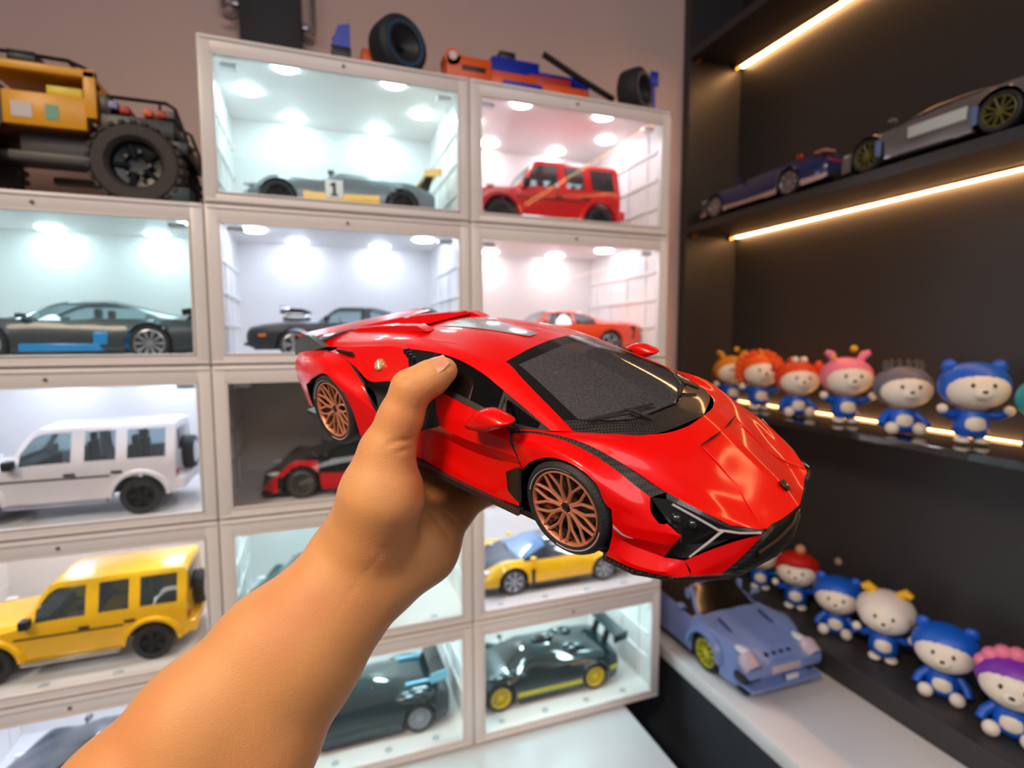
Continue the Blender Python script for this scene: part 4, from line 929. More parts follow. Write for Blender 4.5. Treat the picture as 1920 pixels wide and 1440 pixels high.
# ------------------------------------------------------------------ the person's hand and forearm: one continuous skin from a smooth distance field
CM = np.array([list(r) for r in CARM]); _Rc = np.array(held.rotation_quaternion.to_matrix()); _tc = CM[:3, 3]
def C2W(p): return _Rc @ (np.array(p, float) * K) + _tc
class Field:
    def __init__(s, lo, hi, h):
        s.lo = np.array(lo, float); s.h = h; s.n = (np.ceil((np.array(hi) - s.lo) / h)).astype(int) + 1
        s.d = np.full(s.n, 0.03, np.float32)
    def cone(s, a, b, ra, rb, k=.006, cut=False, depth=None, sc=None):
        """round cone from a to b joined with smoothness k (or carved when cut)"""
        a, b = np.asarray(a, float), np.asarray(b, float); m = max(ra, rb) + .022
        i0 = np.clip(((np.minimum(a, b) - m - s.lo) / s.h).astype(int), 0, s.n - 1); i1 = np.clip(((np.maximum(a, b) + m - s.lo) / s.h).astype(int) + 2, 1, s.n)
        if (i1 <= i0).any(): return
        g = np.meshgrid(*[s.lo[q] + s.h * np.arange(i0[q], i1[q]) for q in range(3)], indexing='ij', sparse=True)
        ab = b - a; L2 = ab @ ab
        t = np.clip(((g[0] - a[0]) * ab[0] + (g[1] - a[1]) * ab[1] + (g[2] - a[2]) * ab[2]) / L2, 0, 1) if L2 > 0 else 0
        d = np.sqrt((g[0] - a[0] - t * ab[0]) ** 2 + (g[1] - a[1] - t * ab[1]) ** 2 + (g[2] - a[2] - t * ab[2]) ** 2) - (ra + (rb - ra) * t)
        v = s.d[i0[0]:i1[0], i0[1]:i1[1], i0[2]:i1[2]]
        if cut: hh = np.clip(.5 - .5 * (v + d) / k, 0, 1); v[...] = v + (-d - v) * hh + k * hh * (1 - hh)
        else: hh = np.clip(.5 + .5 * (v - d) / k, 0, 1); v[...] = v + (d - v) * hh - k * hh * (1 - hh)
    def mesh(s):
        d = s.d; ins = d < 0; n = d.shape
        cs = np.zeros(tuple(q - 1 for q in n), np.int8)
        for i in (0, 1):
            for j in (0, 1):
                for k in (0, 1): cs += ins[i:n[0] - 1 + i, j:n[1] - 1 + j, k:n[2] - 1 + k]
        cells = np.argwhere((cs > 0) & (cs < 8)); idx = np.full(cs.shape, -1, np.int32); idx[tuple(cells.T)] = np.arange(len(cells))
        acc = np.zeros((len(cells), 3)); cnt = np.zeros(len(cells))
        corners = [(i, j, k) for i in (0, 1) for j in (0, 1) for k in (0, 1)]
        for p in corners:
            for ax in range(3):
                if p[ax]: continue
                q = list(p); q[ax] = 1
                da = d[tuple((cells + p).T)]; db = d[tuple((cells + q).T)]; m = (da < 0) != (db < 0)
                t = np.where(m, da / np.where(m, da - db, 1), 0); pt = np.tile(np.array(p, float), (len(cells), 1)); pt[:, ax] = t
                acc[m] += pt[m]; cnt[m] += 1
        V = (cells + acc / cnt[:, None]) * s.h + s.lo; F = []
        for ax in range(3):
            u, w = [(1, 2), (2, 0), (0, 1)][ax]
            a = ins[tuple(slice(0, n[q] - 1) if q == ax else slice(1, n[q] - 1) for q in range(3))]
            b = ins[tuple(slice(1, n[q]) if q == ax else slice(1, n[q] - 1) for q in range(3))]
            e = np.argwhere(a != b); e[:, u] += 1; e[:, w] += 1
            def at(du, dw):
                c = e.copy(); c[:, u] -= du; c[:, w] -= dw; return idx[tuple(c.T)]
            q = np.stack([at(1, 1), at(0, 1), at(0, 0), at(1, 0)], 1)
            flip = ~ins[tuple(e.T)]; q[flip] = q[flip][:, ::-1]; F.append(q)
        F = np.concatenate(F); return V, F[(F >= 0).all(1)]
AR = {'a4': (.020, -.572, 1.170), 'a3': (.058, -.554, 1.211), 'a2': (.089, -.547, 1.241), 'a1': (.118, -.538, 1.272), 'wl': (.151, -.524, 1.320), 'wr': (.175, -.524, 1.299), 'wc': (.162, -.525, 1.311),
      'cmc': (.162, -.533, 1.336), 'th': (.167, -.542, 1.356), 'mcp': (.171, -.543, 1.379), 'ip': (.184, -.549, 1.414), 'hyp': (.195, -.516, 1.311), 'hyp2': (.210, -.503, 1.320)}
for k_ in AR: AR[k_] = np.array(AR[k_])
FING = {'pinky': [(-.194, -.576, -.495), (-.052, -.212, -.40), (.046, .097, -.22), (.134, .323, -.10)],
        'ring': [(-.402, -.496, -.441), (-.244, -.056, -.30), (-.107, .322, -.13), (.026, .596, -.06)],
        'middle': [(-.644, -.435, -.367), (-.519, .022, -.223), (-.348, .453, -.08), (-.197, .775, -.05)],
        'index': [(-.841, -.437, -.20), (-.792, .001, -.13), (-.628, .409, -.06), (-.47, .715, -.05)]}
FR = {'pinky': (.0102, .0088, .0080, .0072), 'ring': (.0112, .0098, .0088, .0080), 'middle': (.0116, .0102, .0092, .0082), 'index': (.0114, .0100, .0090, .0080)}
fd = Field((-.035, -.64, 1.11), (.335, -.40, 1.455), .00112)
side = (AR['wr'] - AR['wl']) / np.linalg.norm(AR['wr'] - AR['wl'])
back = np.array((.30, .90, .30)); back /= np.linalg.norm(back)
for k_, (o, r0, r1) in {'l': (-1, .0285, .0225), 'r': (1, .0285, .0215)}.items():      # two bones' worth of forearm
    P4, P3, P2, P1 = (AR[q] + side * o * w_ for q, w_ in (('a4', .019), ('a3', .0185), ('a2', .0170), ('a1', .0140)))
    Wp = AR['wl'] + side * .004 if o < 0 else AR['wr'] - side * .005
    fd.cone(P4, P3, .0310, .0300, .010); fd.cone(P3, P2, .0300, .0280, .010); fd.cone(P2, P1, .0280, .0235, .012); fd.cone(P1, Wp, .0235, .0190, .012)
fd.cone(AR['a3'], AR['a1'], .034, .029, .010); fd.cone(AR['a1'], AR['wc'], .028, .0205, .010)
fd.cone(AR['wc'] + back * .004, AR['hyp'] + back * .004, .0200, .0180, .012)
mk = {q: C2W(v[0]) for q, v in FING.items()}
fd.cone(AR['wr'] - side * .002, AR['hyp'], .0190, .0190, .010); fd.cone(AR['hyp'], mk['pinky'], .0190, .0130, .010)
for q, r in (('ring', .0135), ('middle', .0138), ('index', .0140)): fd.cone(AR['wc'] + back * .006, mk[q], .0165, r, .012)
fd.cone(mk['pinky'], mk['ring'], .0115, .0125, .008); fd.cone(mk['ring'], mk['middle'], .0125, .013, .008); fd.cone(mk['middle'], mk['index'], .013, .013, .008)
fd.cone(AR['wl'], AR['cmc'], .0200, .0195, .012); fd.cone(AR['cmc'], AR['th'], .0205, .0205, .010); fd.cone(AR['th'], AR['mcp'], .0195, .0142, .010)
fd.cone(AR['th'] + side * .004, AR['wc'] + side * .006, .0175, .0165, .012); fd.cone(AR['cmc'] + back * .012, mk['index'], .0165, .0125, .012)
tip = C2W((.115, -.868, 1.012)); dir_ = (tip - AR['ip']) / np.linalg.norm(tip - AR['ip'])
fd.cone(AR['mcp'], AR['mcp'] * .45 + AR['ip'] * .55, .0140, .0112, .007); fd.cone(AR['mcp'] * .45 + AR['ip'] * .55, AR['ip'], .0112, .0104, .006)
fd.cone(AR['ip'], AR['ip'] * .4 + tip * .6, .0102, .0092, .005); fd.cone(AR['ip'] * .4 + tip * .6, tip, .0092, .0074, .005)
for q, P in FING.items():
    P = [C2W(p) for p in P]; R = FR[q]
    for i in range(3): fd.cone(P[i], P[i + 1], R[i], R[i + 1], .004)
HAND_LINES = [   # skin folds: (from, to, radius)
 ((0.17, -0.5587, 1.3865), (0.174, -0.5588, 1.3875), 0.0016),
 ((0.174, -0.5588, 1.3875), (0.1781, -0.5583, 1.3879), 0.0016),
 ((0.1781, -0.5583, 1.3879), (0.1826, -0.5562, 1.3874), 0.0016),
 ((0.1745, -0.5592, 1.3822), (0.1787, -0.5579, 1.3827), 0.0014),
 ((0.1787, -0.5579, 1.3827), (0.1834, -0.5547, 1.3823), 0.0014),
 ((0.1766, -0.5558, 1.4211), (0.1796, -0.5565, 1.4226), 0.0013),
 ((0.1796, -0.5565, 1.4226), (0.1823, -0.5574, 1.4229), 0.0013),
 ((0.1672, -0.5582, 1.3315), (0.1726, -0.5531, 1.3215), 0.0017),
 ((0.1726, -0.5531, 1.3215), (0.1782, -0.5475, 1.3102), 0.0017),
 ((0.1782, -0.5475, 1.3102), (0.1833, -0.5447, 1.3019), 0.0017),
 ((0.2098, -0.5168, 1.3332), (0.214, -0.5197, 1.3287), 0.0015),
 ((0.214, -0.5197, 1.3287), (0.2182, -0.5196, 1.3232), 0.0015),
 ((0.2182, -0.5196, 1.3232), (0.2209, -0.5173, 1.317), 0.0015),
 ((0.1993, -0.5178, 1.3355), (0.2041, -0.5271, 1.3294), 0.0015),
 ((0.2041, -0.5271, 1.3294), (0.2085, -0.5312, 1.3217), 0.0015),
 ((0.2189, -0.5104, 1.3349), (0.2212, -0.5131, 1.3293), 0.0017),
 ((0.2212, -0.5131, 1.3293), (0.2244, -0.512, 1.3213), 0.0017),
 ((0.1657, -0.5595, 1.3264), (0.1578, -0.5553, 1.3161), 0.005),
 ((0.1578, -0.5553, 1.3161), (0.1514, -0.555, 1.3094), 0.005),
 ((0.1514, -0.555, 1.3094), (0.1426, -0.5594, 1.3004), 0.005),
]
for a, b, r in HAND_LINES: fd.cone(a, b, r * .68, r * .68, .0016, cut=True)
V, F = fd.mesh()
M_skin = mat('skin', (212, 150, 94), 0.46, var=0.06, scale=38, sss=0.10, bump=0.22, bscale=1500, spec=0.35)
def skin_nodes(m):
    """redder patches towards palm and knuckles, fine creases"""
    nt = m.node_tree; N = nt.nodes; L = nt.links; b = N['Principled BSDF']
    base = b.inputs['Base Color'].links[0].from_socket
    tc = N.new('ShaderNodeTexCoord'); n = N.new('ShaderNodeTexNoise'); n.inputs['Scale'].default_value = 22; n.inputs['Detail'].default_value = 3
    mp = N.new('ShaderNodeMapRange'); mp.inputs[1].default_value = .45; mp.inputs[2].default_value = .85
    mx = N.new('ShaderNodeMix'); mx.data_type = 'RGBA'; mx.inputs['B'].default_value = (*lin((208, 132, 84)), 1)
    L.new(tc.outputs['Object'], n.inputs['Vector']); L.new(n.outputs['Fac'], mp.inputs[0]); L.new(mp.outputs[0], mx.inputs['Factor']); L.new(base, mx.inputs['A']); L.new(mx.outputs['Result'], b.inputs['Base Color'])
skin_nodes(M_skin)
me = bpy.data.meshes.new('person'); me.from_pydata(V.tolist(), [], F.tolist()); me.materials.append(M_skin)
bm = bmesh.new(); bm.from_mesh(me); bmesh.ops.smooth_vert(bm, verts=bm.verts[:], factor=.5, use_axis_x=True, use_axis_y=True, use_axis_z=True); bmesh.ops.recalc_face_normals(bm, faces=bm.faces[:]); bm.to_mesh(me); bm.free()
me.polygons.foreach_set('use_smooth', [True] * len(me.polygons))
person = bpy.data.objects.new('person', me); COL.objects.link(person)
tag(person, 'bare forearm and hand reaching in to grip the red model car by its side', 'person')
# thumb nail
dorsal = np.array(C2W((0, -.5, 1)) - C2W((0, 0, 0))); dorsal -= dir_ * (dorsal @ dir_); dorsal /= np.linalg.norm(dorsal); lat = np.cross(dir_, dorsal)
G = []
for i in range(9):
    u = i / 8; row = []
    c = AR['ip'] + (tip - AR['ip']) * (.50 + .68 * u); wd = (.55 + .95 * math.sin(PI * (.25 + .55 * u))) * .62; rr = (.0092 + (.0074 - .0092) * min(1, u * 1.2)) - .0014 * max(0, u - .6) * 1.6 + .0014
    for j in range(9):
        a = (j / 4 - 1) * wd; row.append(tuple(c + dorsal * (rr * math.cos(a)) + lat * (rr * math.sin(a))))
    G.append(row)
MB().grid(G).obj('thumb_nail', mat('nail', (216, 148, 116), 0.3, coat=.2), person, 60)

# ------------------------------------------------------------------ brick-built yellow trail truck on the left column
B_yel = mat('brick_yellow', (238, 168, 14), 0.35, var=0.08, scale=80); B_yel2 = mat('brick_bright_yellow', (236, 206, 20), 0.35)
B_blk = mat('brick_black', (24, 24, 27), 0.38, var=0.2, scale=120); B_gry = mat('brick_grey', (86, 84, 82), 0.45)
B_org = mat('brick_orange', (226, 88, 14), 0.35, var=0.08, scale=80); B_blu = mat('brick_blue', (10, 42, 178), 0.32, var=0.08, scale=80)
B_brn = mat('brick_brown', (92, 44, 22), 0.5); B_red = mat('brick_red', (178, 40, 30), 0.4); B_wht = mat('brick_white', (214, 204, 204), 0.4)
B_tyre = mat('block_tread_rubber', (66, 60, 60), 0.75, var=0.2, scale=200, bump=0.5, bscale=500)
TZ = rowz(1) - 0.0
tr = empty('brick_truck', (-0.19, 0.11, rowz(1))); tag(tr, 'yellow and black brick-built trail truck standing on the left case column', 'toy truck')
O = Vector((-0.19, 0.11, rowz(1)))
def tb(name, boxes, m, parent=None, tubes=(), bev=.0012, label=None):
    mb = MB()
    for lo, hi in boxes: mb.box(tuple(Vector(lo) - O), tuple(Vector(hi) - O), bev=bev)
    for path, r in tubes: mb.tube([Vector(p) - O for p in path], r, 8)
    return mb.obj(name, m, parent or tr, 40, label)
zt = rowz(1)
tb('chassis', [((-.37, .098, 1.682), (-.04, .134, 1.697))], B_blk); tb('gearbox', [((-.225, .080, 1.690), (-.14, .150, 1.716))], B_gry)
tb('side_step', [((-.225, .045, 1.672), (-.125, .058, 1.682))], B_gry); tb('side_step', [((-.225, .172, 1.672), (-.125, .185, 1.682))], B_gry)
for y0, y1 in ((.055, .065), (.165, .175)):
    tb('cab_side', [((-.345, y0, 1.716), (-.235, y1, 1.772)), ((-.232, y0, 1.718), (-.142, y1, 1.760))], B_yel)
    tb('rear_pillar', [((-.144, y0, 1.735), (-.130, y1, 1.795))], B_yel)
    tb('window_bar', [], B_yel, tubes=[([(-.30, (y0 + y1) / 2, 1.772), (-.245, (y0 + y1) / 2, 1.80)], .004)])
    tb('door_gap', [((-.2365, y0 - .0008, 1.716), (-.2315, y1 + .0008, 1.765))], B_blk, bev=0)
    tb('roof_rail', [((-.255, y0, 1.786), (-.130, y1, 1.797))], B_yel)
tb('rear_panel', [((-.140, .066, 1.735), (-.131, .164, 1.790))], B_yel); tb('roof', [((-.255, .066, 1.790), (-.135, .164, 1.796))], B_yel)
tb('bonnet', [((-.42, .066, 1.745), (-.30, .164, 1.765))], B_yel)
tb('cab_floor', [((-.30, .066, 1.716), (-.145, .164, 1.722))], B_brn)
for y in (.085, .13): tb('cab_seat', [((-.215, y, 1.722), (-.165, y + .03, 1.735)), ((-.18, y, 1.735), (-.165, y + .03, 1.772))], B_brn)
tb('tool_box', [((-.185, .058, 1.758), (-.146, .075, 1.772))], B_yel2)
for x, m, w in ((-.222, B_wht, .022), (-.186, mat('mint_decal', (120, 176, 150), .5), .014)):
    tb('decal', [((x, .0542, 1.727), (x + w, .0552, 1.746))], m, bev=0)
tb('roof_rack', [((-.225, .06, 1.797), (-.195, .17, 1.812))], B_blk, tubes=[([(-.25, y, 1.809), (-.16, y, 1.807), (-.142, y, 1.800), (-.128, y, 1.775)], .0026) for y in (.062, .168)] + [([(-.16, .062, 1.807), (-.16, .168, 1.807)], .0026)])
tb('cargo_bed', [((-.128, .06, 1.716), (-.042, .17, 1.745)), ((-.128, .06, 1.745), (-.115, .17, 1.768))], B_blk)
for x, z, m in ((-.105, 1.747, B_red), (-.118, 1.752, mat('lilac_brick', (140, 140, 190), .4)), (-.078, 1.747, B_org), (-.062, 1.747, B_red), (-.051, 1.747, B_gry)):
    tb('cargo_brick', [((x, .058, z), (x + .011, .10, z + .010))], m)
for y in (.062, .168):
    tb('cargo_rail', [], B_blk, tubes=[([(-.12, y, 1.768), (-.05, y, 1.768), (-.040, y, 1.762), (-.026, y, 1.718)], .0026), ([(-.058, y, 1.768), (-.058, y, 1.745)], .002)])
tb('rear_bumper', [((-.045, .06, 1.700), (-.026, .17, 1.718))], B_blk, tubes=[([(-.05, y, 1.735), (-.022, y, 1.708)], .005) for y in (.07, .16)])
tb('mud_flap', [((-.050, .045, 1.6235), (-.024, .085, 1.652))], mat('dark_green_block', (12, 44, 44), .5))
tb('front_axle', [((-.35, .06, 1.665), (-.29, .16, 1.680))], B_org)
_tw = MB(); rr, ww = .0545, .021
_tw.lathe([(.030, -ww + .004), (.031, ww * .7), (.036, ww), (.050, ww * .92), (rr, ww * .6), (rr, -ww * .6), (.050, -ww), (.030, -ww)], 36)
for k in range(26):
    a = 2 * PI * k / 26
    for q, (y0, y1) in enumerate(((-.019, -.002), (.002, .019))): _tw.box((rr - .002, y0, -.0036), (rr + .0022, y1, .0036), Matrix.Rotation(-(a + q * .12), 4, 'Y'))
_twm = _tw.mesh('tyre', B_tyre, 40)
_rm = MB().lathe([(0, .002), (.012, .003), (.014, .010), (.018, .002), (.028, .004), (.0305, .013)], 24)
for k in range(5): _rm.tube([(.010 * math.cos(k * 1.2566), .006, .010 * math.sin(k * 1.2566)), (.028 * math.cos(k * 1.2566), .006, .028 * math.sin(k * 1.2566))], .0035, 6)
_rmm = _rm.mesh('rim', mat('dark_green_rim', (16, 30, 32), .35), 40)
_nutm = MB().lathe([(0, .008), (.0026, .008), (.0026, .002)], 6).mesh('wheel_nut', B_gry, 40)
for x in (-.087, -.315):
    for y, s in ((.062, -1), (.168, 1)):
        e = empty('wheel', tuple(Vector((x, y, zt + rr + .0016)) - O), 0 if s == 1 else PI, tr)
        child('tyre', _twm, e); child('rim', _rmm, e)
        for k in range(5): child('wheel_nut', _nutm, e, (.015 * math.cos(k * 1.2566 + .6), .002, .019 * math.sin(k * 1.2566 + .6)))

# ------------------------------------------------------------------ brick-built open-wheel racer on top of the two right columns
zt = rowz(0); O = Vector((.45, .12, zt)); rc = empty('brick_race_car', tuple(O)); tag(rc, 'orange and blue brick-built open-wheel race car lying on top of the cases', 'toy race car'); tr = rc
tb('rear_wing_plate', [((.172, .022, zt + .004), (.198, .028, 1.866))], B_blk, label='black lower wing plate'); 
MB().prism([(.170 - O.x, 1.866 - O.z), (.197 - O.x, 1.866 - O.z), (.197 - O.x, 1.899 - O.z), (.180 - O.x, 1.895 - O.z)], .022 - O.y, .028 - O.y).obj('rear_wing_plate', B_blu, tr, None)
tb('rear_wing', [((.172, .03, 1.872), (.196, .20, 1.882))], B_blk); tb('rear_wing_plate', [((.172, .202, zt + .004), (.198, .208, 1.899))], B_blu)
tb('floor_plate', [((.20, .05, zt + .001), (.70, .19, zt + .012))], B_org); tb('gearbox', [((.20, .09, zt + .012), (.34, .15, zt + .045))], B_org)
tb('axle_cover', [((.215, .045, zt + .012), (.30, .075, zt + .040))], B_org)
for y0, y1 in ((.040, .085), (.155, .20)):
    tb('sidepod', [((.345, y0, zt + .012), (.42, y1, zt + .052)), ((.42, y0 + .004, zt + .012), (.50, y1, zt + .040)), ((.50, y0 + .006, zt + .012), (.60, y1, zt + .034))], B_org)
    tb('sidepod_slot', [((.37, y0 - .001, zt + .030), (.41, y1, zt + .038))], B_blk)
    tb('pod_trim', [((.44, y0 - .001, zt + .018), (.51, y0 + .003, zt + .026))], B_blu)
tb('engine_cover', [((.44, .10, zt + .012), (.53, .14, zt + .092)), ((.53, .10, zt + .012), (.63, .14, zt + .078))], B_blu); tb('air_intake', [((.455, .102, zt + .088), (.485, .138, zt + .104))], B_blk)
tb('pod_round', [], B_org, tubes=[([(.355, .04, zt + .048), (.355, .07, zt + .048)], .014)]); tb('pod_round', [], B_wht, tubes=[([(.355, .036, zt + .048), (.355, .039, zt + .048)], .007)])
tb('cockpit', [((.39, .105, zt + .03), (.44, .135, zt + .062))], B_blk)
tb('red_spine', [((.50, .075, zt + .045), (.58, .10, zt + .060))], B_red); tb('nose', [((.60, .105, zt + .012), (.74, .135, zt + .045))], B_org); tb('front_wing', [((.735, .03, zt + .004), (.765, .21, zt + .016))], B_blu)
tb('strut', [], B_blk, tubes=[([(.528, .08, 1.940), (.60, .078, 1.908), (.665, .07, 1.878)], .0055)])
tb('front_wing_plate', [((.712, .02, zt + .05), (.728, .026, zt + .074))], B_blu, tubes=[([(.72, .023, zt + .005), (.72, .023, zt + .055)], .003)])
def slick(x, y, r, w_, tilt):
    e = empty('wheel', tuple(Vector((x, y, zt + r)) - O), tilt, rc)
    child('tyre', MB().lathe([(r * .58, -w_), (r * .6, w_), (r * .8, w_ * 1.05), (r * .97, w_ * .8), (r, w_ * .5), (r, -w_ * .5), (r * .97, -w_ * .8), (r * .8, -w_ * 1.05), (r * .58, -w_)], 32).mesh('tyre', mat('slick_rubber', (26, 30, 36), .6), 40), e)
    child('rim', MB().lathe([(0, w_ * .4), (r * .12, w_ * .5), (r * .16, w_ * .3), (r * .5, w_ * .7), (r * .58, w_ * .9)], 24).lathe([(0, -w_ * .4), (r * .12, -w_ * .5), (r * .16, -w_ * .3), (r * .5, -w_ * .7), (r * .58, -w_ * .9)], 24).mesh('rim', mat('dull_black_rim', (28, 32, 38), .5), 40), e)
    child('wheel_ring', MB().lathe([(r * .64, -w_ * 1.0), (r * .70, -w_ * 1.06), (r * .76, -w_ * 1.04)], 32).mesh('wheel_ring', mat('dark_blue_ring', (30, 74, 110), .5), 40), e)
slick(.268, .034, .0425, .021, .42); slick(.268, .205, .0425, .021, 0); slick(.690, .038, .0400, .019, .55); slick(.690, .205, .040, .019, 0)
tb('wheel_tether', [], B_blk, tubes=[([(.250, .030, zt + .083), (.262, .030, zt + .074)], .003)])

# dark panel with two hanging metal hooks on the wall above
O = Vector((.08, .26, rowz(0))); tr = empty('hook_panel', tuple(O)); tag(tr, 'tall dark panel with metal hooks at its sides standing behind the top case edge', 'panel')
tb('panel', [((.027, .256, rowz(0) + .0005), (.130, .286, 2.35))], mat('black_board', (40, 38, 42), .6, var=.2, scale=300), bev=.003)
M_hook = mat('steel_hook', (150, 146, 148), .25, .85)
for s, x, z in ((-1, .010, 2.012), (1, .142, 1.992)):
    pts = [(x + .010 * math.cos(a) * s, .268, z + .012 * math.sin(a)) for a in np.linspace(PI * .15, PI * 1.75, 12)]
    tb('hook', [], M_hook, tubes=[(pts, .0030), ([(x + .008 * s, .268, z + .006), (x + .008 * s, .268, z + .09)], .004)])
    tb('hook_bracket', [((min(.027, x + .004) if s < 0 else .1302, .262, z + .010), (.0268 if s < 0 else x - .002, .276, z + .020))], M_hook)

# ------------------------------------------------------------------ lilac-blue brick-built sports car on the white counter
P_lil = mat('lilac_blue_brick', (124, 146, 204), 0.30, coat=0.35, var=0.05, scale=60)
S2 = 1 / 10.6
po = coupe((.868, .035, .8402), 'lilac-blue brick-built sports car with yellow-green wheels on the white counter', P_lil, heading=-PI / 2, L=2.2, hood=.84, roof=1.26, roofx=(.25, -.45), cowl=.85, tail=.92, nose=.62, rear=-1.6, belt=.88, wb=1.22, wr=(.34, .35), wid=(.92, .98),
           win=mat('smoky_brown_glass', (34, 26, 20), .18, coat=.4), rimm=mat('yellow_green_rim', (206, 196, 40), .4), style='i', spokes=10, scale=S2, name='brick_sports_car', group='brick-built cars', roofm=mat('dark_open_roof', (40, 30, 26), .5))
B_lil2 = mat('deep_blue_gap', (40, 60, 110), .5)
for s in (1, -1):
    MB().prism([(2.0, .66), (1.1, .905), (1.1, .885), (2.0, .64)], s * .50 - .03, s * .50 + .03).scaled(S2).obj('bonnet_gap', B_lil2, po, None)
    MB().lathe([(0, 0), (.13, -.01), (.17, -.08), (.17, -.3)], 16, Matrix.Translation((1.98, s * .70, .70)) @ Matrix.Rotation(-1.0, 4, 'Y'), axis='z').scaled(S2).obj('round_headlamp', mat('pinkish_lens', (196, 176, 190), .15, coat=.6), po)
    MB().box((1.95, s * .70 - .20, .30), (2.22, s * .70 + .20, .44), bev=.03).scaled(S2).obj('bumper_intake', M_blackpl, po)
    MB().lathe([(.40, s * .88), (.40, s * 1.0), (.47, s * 1.0), (.50, s * .90)], 14, Matrix.Translation((1.22, 0, .34)), arc=(.1, PI - .1)).scaled(S2).obj('wheel_arch', P_lil, po)
part_box(po, 'bumper', (2.02, -.84, .40), (2.30, .84, .60), P_lil, .05, S2); part_box(po, 'bumper_lip', (2.0, -.80, .16), (2.34, .80, .24), P_lil, .03, S2)
part_box(po, 'number_plate', (2.295, -.36, .45), (2.32, .30, .58), mat('pale_plate', (206, 186, 190), .4), .01, S2); part_box(po, 'lower_lamp', (2.27, -.02, .26), (2.33, .26, .36), M_lamp, .02, S2)
for k in range(4): part_box(po, 'bonnet_vent', (2.02, -.34 + k * .17, .665), (2.13, -.26 + k * .17, .705), M_blackpl, .01, S2)
part_box(po, 'windscreen_pillar', (.3, .64, 1.0), (.42, .70, 1.2), P_lil, .02, S2, True)
rear_wing(po, -1.75, 1.22, .85, .3, P_lil, scale=S2, foot=.9)

# ------------------------------------------------------------------ two cars on the upper shelf
P_mid = mat('midnight_blue_paint', (18, 40, 96), .3, .1, coat=.5)
cv = coupe((1.052, .068, 1.7082), 'dark blue open-top model car at the far end of the upper shelf', P_mid, heading=PI / 2, L=2.45, hood=.80, roof=1.0, roofx=(.2, -.1), cowl=.75, tail=.86, nose=.55, rear=-.9, belt=.82, wb=1.42, wr=(.34, .34), rimm=M_silverrim, style='fat', spokes=8, name='toy_convertible', group='cars on the upper shelf', lowm=mat('pale_pink_trim', (190, 160, 160), .5), win=mat('tan_trim', (186, 130, 104), .5))
part_box(cv, 'tail_badge', (-1.75, .84, .84), (-1.6, .95, .98), M_taill, .03, mirror=True); part_box(cv, 'trunk_load', (-2.4, .5, .86), (-2.1, .9, .92), mat('tan_trim', (186, 130, 104), .5), .02, mirror=True)
P_gry = mat('grey_silver_paint', (110, 110, 112), .3, .3, coat=.5)
sv = coupe((1.052, -.278, 1.7082), 'grey silver low coupe model on the upper shelf with pale side plates', P_gry, heading=PI / 2, L=2.2, hood=.80, roof=1.16, roofx=(.05, -.4), cowl=1.05, tail=.92, nose=.45, rear=-1.5, belt=.84, wb=1.27, wr=(.36, .37), rimm=mat('olive_rim', (96, 92, 28), .4), style='i', name='toy_coupe', group='cars on the upper shelf')
part_box(sv, 'side_plate', (-.75, .98, .42), (.35, 1.02, .66), mat('pale_plate_light', (196, 204, 206), .4), .01, mirror=True)
for x in (1.0, -.86): part_box(sv, 'arch_trim', (x - .07, .96, .25), (x + .05, 1.03, .60), mat('steel_blue_trim', (96, 120, 168), .4), .02, mirror=True)

